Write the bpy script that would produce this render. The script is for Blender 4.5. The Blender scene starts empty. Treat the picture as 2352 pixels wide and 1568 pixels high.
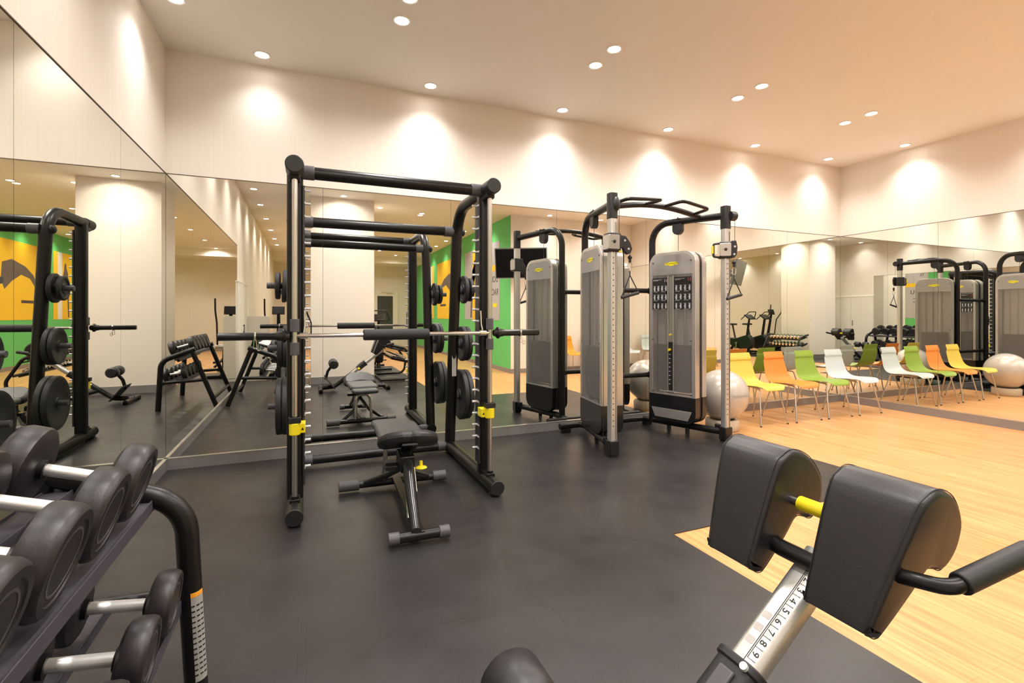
import bpy, bmesh, math, random
from mathutils import Vector, Matrix, Euler
PI = math.pi
SC = bpy.context.scene
COL = SC.collection
random.seed(7)
H = 3.44; YB = 4.78; XL = -1.06; XR = 7.26; YR = -0.27; XG = 4.10; YF = -10.4; MT = 2.42; BB = 0.095

# ---------------------------------------------------------------- camera, world, exposure
cam = bpy.data.cameras.new('camera'); co = bpy.data.objects.new('camera', cam); COL.objects.link(co)
co.location = (0, 0, 1.27); co.rotation_euler = (PI/2, 0, -math.atan(473/1125))
cam.sensor_width = 36; cam.lens = 1125/2352*36; cam.shift_y = -61/2352; cam.clip_start = 0.02; cam.clip_end = 100
SC.camera = co
w = bpy.data.worlds.new('world'); SC.world = w; w.use_nodes = True
w.node_tree.nodes['Background'].inputs[0].default_value = (1, .93, .85, 1)
w.node_tree.nodes['Background'].inputs[1].default_value = 0.25
SC.view_settings.view_transform = 'Standard'; SC.view_settings.look = 'None'
SC.view_settings.exposure = 0.04; SC.view_settings.gamma = 1; SC.view_settings.use_curve_mapping = False
LAMP_W = 47.0; LAMP_COL = (1.0, 0.955, 0.905)

# ---------------------------------------------------------------- materials
def mat(name, col, rough=.5, metal=0, spec=None, bump=None, noise=None, coat=0, emit=None, alpha=None, trans=None):
    m = bpy.data.materials.new(name); m.use_nodes = True
    nt = m.node_tree; b = nt.nodes['Principled BSDF']
    b.inputs['Base Color'].default_value = (*col, 1); b.inputs['Roughness'].default_value = rough
    b.inputs['Metallic'].default_value = metal
    if spec is not None: b.inputs['Specular IOR Level'].default_value = spec
    if coat: b.inputs['Coat Weight'].default_value = coat; b.inputs['Coat Roughness'].default_value = .1
    tc = nt.nodes.new('ShaderNodeTexCoord')
    if noise:                       # (scale, amount): gentle value variation
        n = nt.nodes.new('ShaderNodeTexNoise'); n.inputs['Scale'].default_value = noise[0]; n.inputs['Detail'].default_value = 4
        nt.links.new(tc.outputs['Object'], n.inputs['Vector'])
        r = nt.nodes.new('ShaderNodeMapRange'); r.inputs['To Min'].default_value = 1-noise[1]; r.inputs['To Max'].default_value = 1+noise[1]
        nt.links.new(n.outputs['Fac'], r.inputs['Value'])
        mx = nt.nodes.new('ShaderNodeVectorMath'); mx.operation = 'SCALE'; mx.inputs[0].default_value = col
        nt.links.new(r.outputs[0], mx.inputs['Scale']); nt.links.new(mx.outputs[0], b.inputs['Base Color'])
    if bump:
        n = nt.nodes.new('ShaderNodeTexNoise'); n.inputs['Scale'].default_value = bump[0]; n.inputs['Detail'].default_value = 5
        nt.links.new(tc.outputs['Object'], n.inputs['Vector'])
        bp = nt.nodes.new('ShaderNodeBump'); bp.inputs['Strength'].default_value = bump[1]; bp.inputs['Distance'].default_value = .002
        nt.links.new(n.outputs['Fac'], bp.inputs['Height']); nt.links.new(bp.outputs[0], b.inputs['Normal'])
    if emit: b.inputs['Emission Color'].default_value = (*emit[0], 1); b.inputs['Emission Strength'].default_value = emit[1]
    if alpha is not None: b.inputs['Alpha'].default_value = alpha
    if trans: b.inputs['Transmission Weight'].default_value = trans
    return m

M = {}
M['black'] = mat('black_powder_coat', (.008, .007, .007), .34, .25, noise=(30, .1), bump=(400, .08))
M['black_gloss'] = mat('black_gloss_plastic', (.012, .012, .013), .18, noise=(20, .1))
M['rail'] = mat('dark_rail', (.05, .05, .055), .38, .6, noise=(40, .1))
M['collar'] = mat('grey_plastic_collar', (.075, .072, .078), .5, noise=(40, .1))
M['plast'] = mat('matt_black_plastic', (.011, .0105, .012), .45, noise=(40, .1))
M['chrome'] = mat('chrome', (.80, .79, .77), .13, 1, noise=(60, .03))
M['steel'] = mat('brushed_steel', (.62, .60, .57), .28, 1, noise=(60, .05))
M['alu'] = mat('anodised_aluminium', (.66, .65, .62), .32, .75, noise=(60, .04))
M['silver'] = mat('silver_paint', (.56, .535, .51), .26, .65, coat=.4, noise=(8, .04))
M['rubber'] = mat('black_rubber', (.013, .0125, .013), .55, noise=(25, .2), bump=(250, .2))
M['urethane'] = mat('urethane', (.018, .015, .0175), .38, noise=(25, .15), bump=(300, .15))
M['foam'] = mat('black_foam', (.018, .017, .018), .6, bump=(300, .3))
M['leather'] = mat('black_upholstery', (.016, .015, .0175), .40, bump=(260, .2), noise=(12, .12))
M['bench'] = mat('grey_upholstery', (.05, .053, .055), .45, bump=(200, .25), noise=(12, .12))
M['zinc'] = mat('bright_zinc', (.80, .80, .82), .3, .55, noise=(60, .04))
M['satin'] = mat('satin_chrome', (.86, .85, .83), .36, .75, noise=(60, .03))
M['backing'] = mat('grey_backing', (.66, .63, .60), .45, .3, noise=(5, .06))
M['yellow'] = mat('yellow_plastic', (.85, .68, .01), .4, noise=(30, .04))
M['logo_yellow'] = mat('logo_yellow', (.85, .74, .01), .4, noise=(30, .03))
M['ink'] = mat('black_ink', (.01, .01, .01), .5)
M['grey_ink'] = mat('grey_print', (.35, .34, .34), .5)
M['white_print'] = mat('white_print', (.62, .62, .62), .5)
M['red'] = mat('red_print', (.35, .05, .04), .5)
M['wall_green'] = mat('green_paint', (.12, .54, .15), .6, noise=(3, .04))
M['poster_yellow'] = mat('poster_yellow', (.88, .55, .02), .5, noise=(3, .04))
M['poster_grey'] = mat('poster_grey', (.46, .44, .45), .5, noise=(3, .04))
M['poster_white'] = mat('poster_white', (.78, .78, .76), .5, noise=(3, .04))
M['poster_fig'] = mat('poster_figure', (.13, .10, .085), .5, noise=(9, .3))
M['ceiling'] = mat('ceiling_paint', (.84, .80, .74), .7, noise=(2, .015))
M['base'] = mat('grey_skirting', (.27, .25, .245), .35, .3, noise=(6, .06))
M['edge'] = mat('mirror_edge_strip', (.75, .72, .66), .25, .8, noise=(30, .03))
M['seam'] = mat('mirror_seam', (.10, .07, .04), .5)
M['cab'] = mat('cream_laminate', (.66, .60, .50), .45, noise=(5, .02))
M['doorglass'] = mat('dark_door_glass', (.05, .055, .05), .12, noise=(5, .1))
M['frame_white'] = mat('white_frame_paint', (.78, .74, .66), .45, noise=(5, .02))
M['screen'] = mat('television_screen', (.004, .004, .005), .25, noise=(5, .1))
M['casing'] = mat('television_casing', (.12, .12, .115), .45, noise=(5, .1))
M['ball'] = mat('pearl_silver_vinyl', (.54, .50, .45), .27, .25, coat=.5, noise=(6, .04))
M['ballbase'] = mat('cream_ring_vinyl', (.56, .48, .37), .4, noise=(6, .04))
M['tray'] = mat('purple_grey_tray', (.075, .068, .085), .45, .3, noise=(12, .1))
M['lamp'] = mat('lit_lamp_lens', (1, 1, 1), .5, emit=((1, .93, .84), 26))
M['lamp_ring'] = mat('white_lamp_trim', (.85, .82, .76), .4, noise=(30, .03))
M['stack'] = mat('weight_stack', (.075, .062, .062), .4, .2, noise=(12, .1))
M['decal'] = mat('decal_paper', (.33, .32, .30), .5, noise=(40, .2))
M['orange_decal'] = mat('orange_decal', (.85, .35, .02), .5, noise=(40, .04))
for n, c in dict(chair_yellow=(.62, .475, .075), chair_orange=(.68, .22, .028), chair_green=(.22, .34, .03), chair_white=(.50, .55, .545), chair_amber=(.66, .27, .015)).items():
    M[n] = mat(n, c, .38, noise=(6, .03))

def smoked(name, fac):
    m = bpy.data.materials.new(name); m.use_nodes = True; nt = m.node_tree; nt.nodes.clear()
    o = nt.nodes.new('ShaderNodeOutputMaterial'); mx = nt.nodes.new('ShaderNodeMixShader'); mx.inputs[0].default_value = fac
    t = nt.nodes.new('ShaderNodeBsdfTransparent'); t.inputs[0].default_value = (.90, .885, .87, 1)
    g = nt.nodes.new('ShaderNodeBsdfPrincipled'); g.inputs['Base Color'].default_value = (.44, .42, .405, 1); g.inputs['Roughness'].default_value = .12
    n = nt.nodes.new('ShaderNodeTexNoise'); n.inputs['Scale'].default_value = 3
    r = nt.nodes.new('ShaderNodeMapRange'); r.inputs['To Min'].default_value = .08; r.inputs['To Max'].default_value = .18
    nt.links.new(n.outputs['Fac'], r.inputs['Value']); nt.links.new(r.outputs[0], g.inputs['Roughness'])
    nt.links.new(t.outputs[0], mx.inputs[1]); nt.links.new(g.outputs[0], mx.inputs[2]); nt.links.new(mx.outputs[0], o.inputs[0])
    return m
M['smoked'] = smoked('smoked_clear_panel', .18); M['smoked_top'] = smoked('grey_clear_panel', .6)

def mirror_mat():
    m = bpy.data.materials.new('mirror_glass'); m.use_nodes = True; nt = m.node_tree
    b = nt.nodes['Principled BSDF']; b.inputs['Base Color'].default_value = (.90, .905, .85, 1); b.inputs['Metallic'].default_value = 1; b.inputs['Roughness'].default_value = 0.0
    n = nt.nodes.new('ShaderNodeTexNoise'); n.inputs['Scale'].default_value = .7
    r = nt.nodes.new('ShaderNodeMapRange'); r.inputs['To Min'].default_value = .985; r.inputs['To Max'].default_value = 1.0
    v = nt.nodes.new('ShaderNodeVectorMath'); v.operation = 'SCALE'; v.inputs[0].default_value = (.90, .905, .85)
    nt.links.new(n.outputs['Fac'], r.inputs['Value']); nt.links.new(r.outputs[0], v.inputs['Scale']); nt.links.new(v.outputs[0], b.inputs['Base Color'])
    return m
M['mirror'] = mirror_mat()

def wall_mat():
    m = bpy.data.materials.new('striped_cream_wallpaper'); m.use_nodes = True; nt = m.node_tree; b = nt.nodes['Principled BSDF']
    b.inputs['Roughness'].default_value = .55
    g = nt.nodes.new('ShaderNodeNewGeometry'); mp = nt.nodes.new('ShaderNodeMapping'); mp.inputs['Scale'].default_value = (60, 60, .3)
    n = nt.nodes.new('ShaderNodeTexNoise'); n.inputs['Scale'].default_value = 1; n.inputs['Detail'].default_value = 3
    cr = nt.nodes.new('ShaderNodeValToRGB'); cr.color_ramp.elements[0].position = .3; cr.color_ramp.elements[1].position = .7
    cr.color_ramp.elements[0].color = (.772, .70, .62, 1); cr.color_ramp.elements[1].color = (.795, .73, .652, 1)
    nt.links.new(g.outputs['Position'], mp.inputs[0]); nt.links.new(mp.outputs[0], n.inputs['Vector']); nt.links.new(n.outputs['Fac'], cr.inputs[0]); nt.links.new(cr.outputs[0], b.inputs['Base Color'])
    bp = nt.nodes.new('ShaderNodeBump'); bp.inputs['Strength'].default_value = .25; bp.inputs['Distance'].default_value = .002
    nt.links.new(n.outputs['Fac'], bp.inputs['Height']); nt.links.new(bp.outputs[0], b.inputs['Normal'])
    return m
M['wall'] = wall_mat()

def wood_mat():
    m = bpy.data.materials.new('wood_plank_floor'); m.use_nodes = True; nt = m.node_tree; b = nt.nodes['Principled BSDF']; b.inputs['Roughness'].default_value = .38
    g = nt.nodes.new('ShaderNodeNewGeometry')
    sep = nt.nodes.new('ShaderNodeSeparateXYZ'); cmb = nt.nodes.new('ShaderNodeCombineXYZ')
    nt.links.new(g.outputs['Position'], sep.inputs[0]); nt.links.new(sep.outputs['Y'], cmb.inputs['X']); nt.links.new(sep.outputs['X'], cmb.inputs['Y'])
    br = nt.nodes.new('ShaderNodeTexBrick'); br.inputs['Scale'].default_value = 1; br.inputs['Brick Width'].default_value = .95; br.inputs['Row Height'].default_value = .078
    br.inputs['Mortar Size'].default_value = .0006; br.inputs['Color1'].default_value = (.66, .375, .155, 1); br.inputs['Color2'].default_value = (.59, .31, .118, 1); br.inputs['Mortar'].default_value = (.38, .195, .08, 1)
    br.offset = .37
    nt.links.new(cmb.outputs[0], br.inputs['Vector'])
    mp = nt.nodes.new('ShaderNodeMapping'); mp.inputs['Scale'].default_value = (22, 1.3, 1)
    n = nt.nodes.new('ShaderNodeTexNoise'); n.inputs['Scale'].default_value = 1.6; n.inputs['Detail'].default_value = 6; n.inputs['Distortion'].default_value = .6
    nt.links.new(g.outputs['Position'], mp.inputs[0]); nt.links.new(mp.outputs[0], n.inputs['Vector'])
    cr = nt.nodes.new('ShaderNodeValToRGB'); cr.color_ramp.elements[0].position = .3; cr.color_ramp.elements[1].position = .75
    cr.color_ramp.elements[0].color = (.78, .66, .56, 1); cr.color_ramp.elements[1].color = (1.12, 1.12, 1.12, 1)
    nt.links.new(n.outputs['Fac'], cr.inputs[0])
    mx = nt.nodes.new('ShaderNodeMix'); mx.data_type = 'RGBA'; mx.blend_type = 'MULTIPLY'; mx.inputs[0].default_value = 1
    nt.links.new(br.outputs['Color'], mx.inputs[6]); nt.links.new(cr.outputs[0], mx.inputs[7]); nt.links.new(mx.outputs[2], b.inputs['Base Color'])
    return m
M['wood'] = wood_mat()

def mat_mat():
    m = bpy.data.materials.new('rubber_tile_floor'); m.use_nodes = True; nt = m.node_tree; b = nt.nodes['Principled BSDF']
    g = nt.nodes.new('ShaderNodeNewGeometry')
    n = nt.nodes.new('ShaderNodeTexNoise'); n.inputs['Scale'].default_value = 1.7; n.inputs['Detail'].default_value = 6
    nt.links.new(g.outputs['Position'], n.inputs['Vector'])
    cr = nt.nodes.new('ShaderNodeValToRGB'); cr.color_ramp.elements[0].position = .3; cr.color_ramp.elements[1].position = .72
    cr.color_ramp.elements[0].color = (.0145, .011, .0135, 1); cr.color_ramp.elements[1].color = (.032, .0305, .029, 1)
    nt.links.new(n.outputs['Fac'], cr.inputs[0])
    # interlocking seams: wobbling 1 m grid
    wv = nt.nodes.new('ShaderNodeTexWave'); wv.wave_type = 'BANDS'; wv.bands_direction = 'X'; 
    vm = nt.nodes.new('ShaderNodeVectorMath'); vm.operation = 'ADD'
    tri = nt.nodes.new('ShaderNodeTexChecker'); tri.inputs['Scale'].default_value = 8; tri.inputs['Color1'].default_value = (0, 0, 0, 1); tri.inputs['Color2'].default_value = (.03, .03, 0, 1)
    nt.links.new(g.outputs['Position'], tri.inputs['Vector']); nt.links.new(g.outputs['Position'], vm.inputs[0]); nt.links.new(tri.outputs['Color'], vm.inputs[1])
    br = nt.nodes.new('ShaderNodeTexBrick'); br.offset = 0; br.inputs['Scale'].default_value = 1; br.inputs['Brick Width'].default_value = .98; br.inputs['Row Height'].default_value = .98; br.inputs['Mortar Size'].default_value = .0016
    br.inputs['Color1'].default_value = (1, 1, 1, 1); br.inputs['Color2'].default_value = (.92, .92, .92, 1); br.inputs['Mortar'].default_value = (.30, .30, .30, 1)
    nt.links.new(vm.outputs[0], br.inputs['Vector'])
    mx = nt.nodes.new('ShaderNodeMix'); mx.data_type = 'RGBA'; mx.blend_type = 'MULTIPLY'; mx.inputs[0].default_value = 1
    nt.links.new(cr.outputs[0], mx.inputs[6]); nt.links.new(br.outputs['Color'], mx.inputs[7]); nt.links.new(mx.outputs[2], b.inputs['Base Color'])
    n2 = nt.nodes.new('ShaderNodeTexNoise'); n2.inputs['Scale'].default_value = 5; n2.inputs['Detail'].default_value = 5; nt.links.new(g.outputs['Position'], n2.inputs['Vector'])
    r = nt.nodes.new('ShaderNodeMapRange'); r.inputs['To Min'].default_value = .24; r.inputs['To Max'].default_value = .46; nt.links.new(n2.outputs['Fac'], r.inputs['Value']); nt.links.new(r.outputs[0], b.inputs['Roughness'])
    n3 = nt.nodes.new('ShaderNodeTexNoise'); n3.inputs['Scale'].default_value = 160; nt.links.new(g.outputs['Position'], n3.inputs['Vector'])
    bp = nt.nodes.new('ShaderNodeBump'); bp.inputs['Strength'].default_value = .3; bp.inputs['Distance'].default_value = .001
    nt.links.new(n3.outputs['Fac'], bp.inputs['Height']); nt.links.new(bp.outputs[0], b.inputs['Normal'])
    return m
M['mat'] = mat_mat()

# ---------------------------------------------------------------- mesh helpers
class MB:
    def __init__(s): s.v = []; s.f = []
    def add(s, vs, fs, mx=None):
        o = len(s.v)
        s.v += [tuple(mx @ Vector(p)) if mx else tuple(p) for p in vs]
        s.f += [tuple(i+o for i in f) for f in fs]
        return s
    def box(s, x0, x1, y0, y1, z0, z1, mx=None):
        v = [(x, y, z) for z in (z0, z1) for y in (y0, y1) for x in (x0, x1)]
        return s.add(v, [(0, 2, 3, 1), (4, 5, 7, 6), (0, 1, 5, 4), (2, 6, 7, 3), (0, 4, 6, 2), (1, 3, 7, 5)], mx)
    def prism(s, out, t0, t1, axis='z', mx=None):
        """closed 2-D outline extruded along an axis; the outline is (a,b) in the other two axes"""
        n = len(out)
        def P(a, b, t): return (a, b, t) if axis == 'z' else ((a, t, b) if axis == 'y' else (t, a, b))
        v = [P(a, b, t0) for a, b in out] + [P(a, b, t1) for a, b in out]
        f = [tuple(range(n))[::-1], tuple(range(n, 2*n))] + [(i, (i+1) % n, n+(i+1) % n, n+i) for i in range(n)]
        return s.add(v, f, mx)
    def ring(s, out, inn, t0, t1, axis='z', mx=None):
        n = len(out)
        def P(a, b, t): return (a, b, t) if axis == 'z' else ((a, t, b) if axis == 'y' else (t, a, b))
        v = [P(a, b, t0) for a, b in out]+[P(a, b, t1) for a, b in out]+[P(a, b, t0) for a, b in inn]+[P(a, b, t1) for a, b in inn]
        f = []
        for i in range(n):
            j = (i+1) % n
            f += [(i, j, n+j, n+i), (2*n+i, 3*n+i, 3*n+j, 2*n+j), (n+i, n+j, 3*n+j, 3*n+i), (i, 2*n+i, 2*n+j, j)]
        return s.add(v, f, mx)
    def cyl(s, a, b, r, r2=None, n=24, mx=None):
        return s.sweep([a, b], [r, r if r2 is None else r2], n, mx)
    def sweep(s, pts, rad, n=16, mx=None, cap=True, sq=None):
        pts = [Vector(p) for p in pts]; k = len(pts)
        if not isinstance(rad, (list, tuple)): rad = [rad]*k
        T = []
        for i in range(k):
            a = pts[max(i-1, 0)]; b = pts[min(i+1, k-1)]
            d = (pts[i]-a).normalized()+(b-pts[i]).normalized() if 0 < i < k-1 else (b-a)
            T.append(d.normalized())
        up = Vector((0, 0, 1)) if abs(T[0].z) < .9 else Vector((0, 1, 0))
        N = (up-T[0]*up.dot(T[0])).normalized(); vs = []; fs = []
        for i in range(k):
            if i: N = (N-T[i]*N.dot(T[i])).normalized()
            B = T[i].cross(N)
            for j in range(n):
                a = 2*PI*j/n + (PI/n if sq else 0)
                ca, sa = math.cos(a), math.sin(a)
                if sq: 
                    m_ = max(abs(ca), abs(sa)) if n == 4 else (abs(ca)**sq+abs(sa)**sq)**(1/sq); ca /= m_; sa /= m_
                vs.append(pts[i]+(N*ca+B*sa)*rad[i])
        for i in range(k-1):
            for j in range(n):
                q = (j+1) % n; fs.append((i*n+j, (i+1)*n+j, (i+1)*n+q, i*n+q))
        if cap: fs += [tuple(range(n)), tuple(range((k-1)*n, k*n))[::-1]]
        return s.add([tuple(p) for p in vs], fs, mx)
    def tube(s, pts, r, fil=.06, n=16, seg=7, mx=None):
        return s.sweep(fillet(pts, fil, seg), r, n, mx)
    def lathe(s, prof, n=32, mx=None, closed=False):
        """profile (r,z) about local z"""
        k = len(prof); vs = []; fs = []
        for r, z in prof:
            for j in range(n): a = 2*PI*j/n; vs.append((max(r, 1e-5)*math.cos(a), max(r, 1e-5)*math.sin(a), z))
        for i in range(k-1):
            for j in range(n): q = (j+1) % n; fs.append((i*n+j, i*n+q, (i+1)*n+q, (i+1)*n+j))
        if closed:
            for j in range(n): q = (j+1) % n; fs.append(((k-1)*n+j, (k-1)*n+q, q, j))
        else: fs += [tuple(range(n))[::-1], tuple(range((k-1)*n, k*n))]
        return s.add(vs, fs, mx)
    def sphere(s, c, r, n=24, m=14, sx=1, sy=1, sz=1):
        prof = [(r*math.sin(PI*i/m), -r*math.cos(PI*i/m)) for i in range(m+1)]
        return s.lathe(prof, n, Matrix.Translation(c) @ Matrix.Diagonal((sx, sy, sz, 1)))
def fillet(pts, fil, seg=7):
    P = [Vector(p) for p in pts]; out = [P[0]]
    for i in range(1, len(P)-1):
        a = P[i-1]-P[i]; b = P[i+1]-P[i]; la, lb = a.length, b.length; a.normalize(); b.normalize()
        ang = a.angle(b)
        if ang > PI-.02: out.append(P[i]); continue
        f_ = fil[i-1] if isinstance(fil, (list, tuple)) else fil
        t = min(f_/math.tan(ang/2), la*.49, lb*.49); r = t*math.tan(ang/2)
        c = P[i]+(a+b).normalized()*(r/math.sin(ang/2))
        p0 = P[i]+a*t; p1 = P[i]+b*t; v0 = p0-c; v1 = p1-c; w_ = v0.angle(v1); ax = v0.cross(v1).normalized()
        for k in range(seg+1): out.append(c+Matrix.Rotation(w_*k/seg, 3, ax) @ v0)
    out.append(P[-1]); return out
def rrect(a0, a1, b0, b1, r, n=6):
    rs = r if isinstance(r, (list, tuple)) else [r]*4      # corners: a1b1, a0b1, a0b0, a1b0
    o = []
    for (ca, cb, st, rr) in ((a1, b1, 0, rs[0]), (a0, b1, 1, rs[1]), (a0, b0, 2, rs[2]), (a1, b0, 3, rs[3])):
        sa = -1 if ca == a1 else 1; sb = -1 if cb == b1 else 1
        for k in range(n+1):
            t = PI/2*(st+k/n); o.append((ca+sa*rr+rr*math.cos(t), cb+sb*rr+rr*math.sin(t)))
    return o
def obj(name, mb, m, parent=None, bevel=0, smooth=42, seg=2, loc=None, subsurf=0):
    me = bpy.data.meshes.new(name); me.from_pydata(mb.v, [], mb.f)
    bm = bmesh.new(); bm.from_mesh(me); bmesh.ops.recalc_face_normals(bm, faces=bm.faces); bm.to_mesh(me); bm.free()
    me.materials.append(M[m] if isinstance(m, str) else m)
    for p in me.polygons: p.use_smooth = True
    me.set_sharp_from_angle(angle=math.radians(smooth))
    o = bpy.data.objects.new(name, me); COL.objects.link(o)
    if parent: o.parent = parent
    if loc: o.location = loc
    if bevel:
        b = o.modifiers.new('bevel', 'BEVEL'); b.width = bevel; b.segments = seg; b.limit_method = 'ANGLE'; b.angle_limit = math.radians(38)
    if subsurf:
        q = o.modifiers.new('sub', 'SUBSURF'); q.levels = subsurf; q.render_levels = subsurf
    return o
def tag(o, label, cat, group=None, kind=None):
    o['label'] = label; o['category'] = cat
    if group: o['group'] = group
    if kind: o['kind'] = kind
    return o
def thing(name, label, cat, loc=(0, 0, 0), rz=0, group=None):
    o = bpy.data.objects.new(name, None); COL.objects.link(o); o.location = loc; o.rotation_euler = (0, 0, rz); o.empty_display_size = .1
    return tag(o, label, cat, group)
def struct(name, mb, m, bevel=0, parent=None):
    o = obj(name, mb, m, parent, bevel)
    if not parent: o['kind'] = 'structure'
    return o
def dup(root, label, loc=None, rot=None, group=None, mats=None):
    r = root.copy(); COL.objects.link(r)
    if loc is not None: r.location = loc
    if rot is not None: r.rotation_euler = rot
    if label: r['label'] = label
    if group: r['group'] = group
    def rec(a, b):
        for ch in list(a.children):
            c = ch.copy(); COL.objects.link(c); c.parent = b
            if mats and ch.name.split('.')[0] in mats:
                c.data = ch.data.copy(); c.data.materials[0] = M[mats[ch.name.split('.')[0]]]
            rec(ch, c)
    rec(root, r); return r
def text(name, body, size, m, mx, parent=None, extr=.0006, align='CENTER', shear=0, sx=1):
    cu = bpy.data.curves.new(name, 'FONT'); cu.body = body; cu.size = size; cu.align_x = align; cu.align_y = 'CENTER'; cu.extrude = extr; cu.shear = shear; cu.resolution_u = 3
    t = bpy.data.objects.new(name, cu); COL.objects.link(t)
    dg = bpy.context.evaluated_depsgraph_get(); me = bpy.data.meshes.new_from_object(t.evaluated_get(dg))
    bpy.data.objects.remove(t)
    me.transform(mx @ Matrix.Diagonal((sx, 1, 1, 1))); me.materials.clear(); me.materials.append(M[m]); me.name = name
    o = bpy.data.objects.new(name, me); COL.objects.link(o)
    if parent: o.parent = parent
    return o
def frame(o, x, y):                     # matrix with given local x and y directions at o
    x = Vector(x).normalized(); y = Vector(y).normalized(); z = x.cross(y)
    return Matrix(((x.x, y.x, z.x, o[0]), (x.y, y.y, z.y, o[1]), (x.z, y.z, z.z, o[2]), (0, 0, 0, 1)))
def smooth_loop(k, n=4):
    out = []; N = len(k)
    for i in range(N):
        p0, p1, p2, p3 = [Vector(k[(i+j-1) % N]) for j in range(4)]
        for t in [q/n for q in range(n)]:
            a = .5*((2*p1)+(p2-p0)*t+(2*p0-5*p1+4*p2-p3)*t*t+(3*p1-p0-3*p2+p3)*t**3); out.append((a.x, a.y))
    return out
ORD = ['first', 'second', 'third', 'fourth', 'fifth', 'sixth', 'seventh', 'eighth', 'ninth', 'tenth']

# ---------------------------------------------------------------- room shell
struct('floor', MB().box(XL-.1, XR+.1, YF-.1, YB+.1, -.1, 0), 'wood')
mt = MB().prism([(XL, -2.8), (.06, -2.8), (.06, -.08), (1.22, -.08), (1.22, -2.8), (1.955, -2.8), (1.955, 2.25), (4.10, 2.25), (4.10, YB), (XL, YB)], 0.0, .006)
tag(obj('rubber_mat', mt, 'mat'), 'dark grey interlocking rubber gym matting laid over the wood floor', 'mat')
struct('ceiling', MB().box(XL-.1, XR+.1, YF-.1, YB+.1, H, H+.1), 'ceiling')
struct('wall_back', MB().box(XL-.1, XR+.1, YB, YB+.1, 0, H), 'wall')
struct('wall_left', MB().box(XL-.1, XL, YF, YB, 0, H), 'wall')
struct('wall_right', MB().box(XR, XR+.1, YR, YB, 0, H), 'wall')
struct('wall_rear', MB().box(XG, XR+.1, YR-.1, YR, 0, H), 'wall')
struct('wall_green', MB().box(XG, XG+.1, YF, YR-.1, 0, H).box(XG-.003, XG-.0005, YF, YR-.001, 0, H), 'wall_green')
struct('wall_far', MB().box(XL-.1, XG+.1, YF-.1, YF, 0, H), 'wall')
struct('wall_column', MB().box(.08, 1.20, -1.0, -.10, 0, H), 'wall', .003)
struct('trim_1', MB().box(XL, XG, YF, YF+1.3, 3.2, H), 'ceiling')
g = .018
struct('baseboard_back', MB().box(XL+g, XR-g, YB-g, YB, 0, BB), 'base', .001)
struct('baseboard_left', MB().box(XL, XL+g, -1.0, YB, 0, BB), 'base', .001)
struct('baseboard_right', MB().box(XR-g, XR, YR, YB, 0, BB), 'base', .001)
struct('baseboard_rear', MB().box(XG, XR-g, YR, YR+.012, 0, BB), 'base', .001)
struct('baseboard_green', MB().box(XG-.012, XG, YF, YR+.012, 0, BB), 'base', .001)
struct('baseboard_column', MB().box(.068, 1.212, -1.012, -.088, 0, .13), 'base', .001)
struct('baseboard_far', MB().box(XL, 2.4, YF, YF+.012, 0, BB), 'base')
# bright edge strips under the mirrors and dark line above
struct('trim_2', MB().box(XL, XR, YB-.020, YB-.001, BB, BB+.007), 'edge')
struct('trim_3', MB().box(XL+.001, XL+.020, .29, YB, BB, BB+.007), 'edge')
struct('trim_4', MB().box(XR-.020, XR-.001, YR, YB, BB, BB+.007), 'edge')
struct('trim_5', MB().box(XL, XR, YB-.010, YB-.0005, MT, MT+.006), 'seam')
struct('trim_6', MB().box(XL+.0005, XL+.010, .29, YB, MT, MT+.006), 'seam')
struct('trim_7', MB().box(XR-.010, XR-.0005, YR, YB, MT, MT+.006), 'seam')
# mirror panels
gp = .0025; z0 = BB+.007
xs = [XL+.006, .14, 1.34, 2.54, 3.74, 4.94, 6.14, XR-.006]
where = ['beside the dumbbell rack corner', 'behind the left half of the power rack', 'between power rack and cable machine', 'behind the cable machine', 'behind the silver ball', 'behind the coloured chairs', 'in the far corner behind the white chair']
for i in range(7):
    o = obj('wall_mirror', MB().box(xs[i]+gp/2, xs[i+1]-gp/2, YB-.006, YB-.0005, z0, MT), 'mirror')
    tag(o, 'wall mirror panel %s, %s from the left' % (where[i], ORD[i]), 'mirror', 'mirror panels on the long wall')
ys = [YB-.006, 3.72, 2.52, 1.32, .29]
for i in range(4):
    o = obj('wall_mirror', MB().box(XL+.0005, XL+.006, ys[i+1]+gp/2, ys[i]-gp/2, z0, MT), 'mirror')
    tag(o, 'wall mirror panel on the left wall, %s from the rack corner' % ORD[i], 'mirror', 'mirror panels on the left wall')
ys = [YB-.006, 3.567, 2.367, 1.167, YR+.001]
for i in range(4):
    o = obj('wall_mirror', MB().box(XR-.006, XR-.0005, ys[i+1]+gp/2, ys[i]-gp/2, z0, MT), 'mirror')
    tag(o, 'wall mirror panel on the right wall, %s from the chair corner' % ORD[i], 'mirror', 'mirror panels on the right wall')
struct('trim_8', MB().box(XL, XR, YB-.0004, YB-.0001, z0, MT), 'seam')
struct('trim_9', MB().box(XR-.0004, XR-.0001, YR, YB, z0, MT), 'seam')
struct('trim_10', MB().box(XL+.0001, XL+.0004, .29, YB, z0, MT), 'seam')

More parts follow.
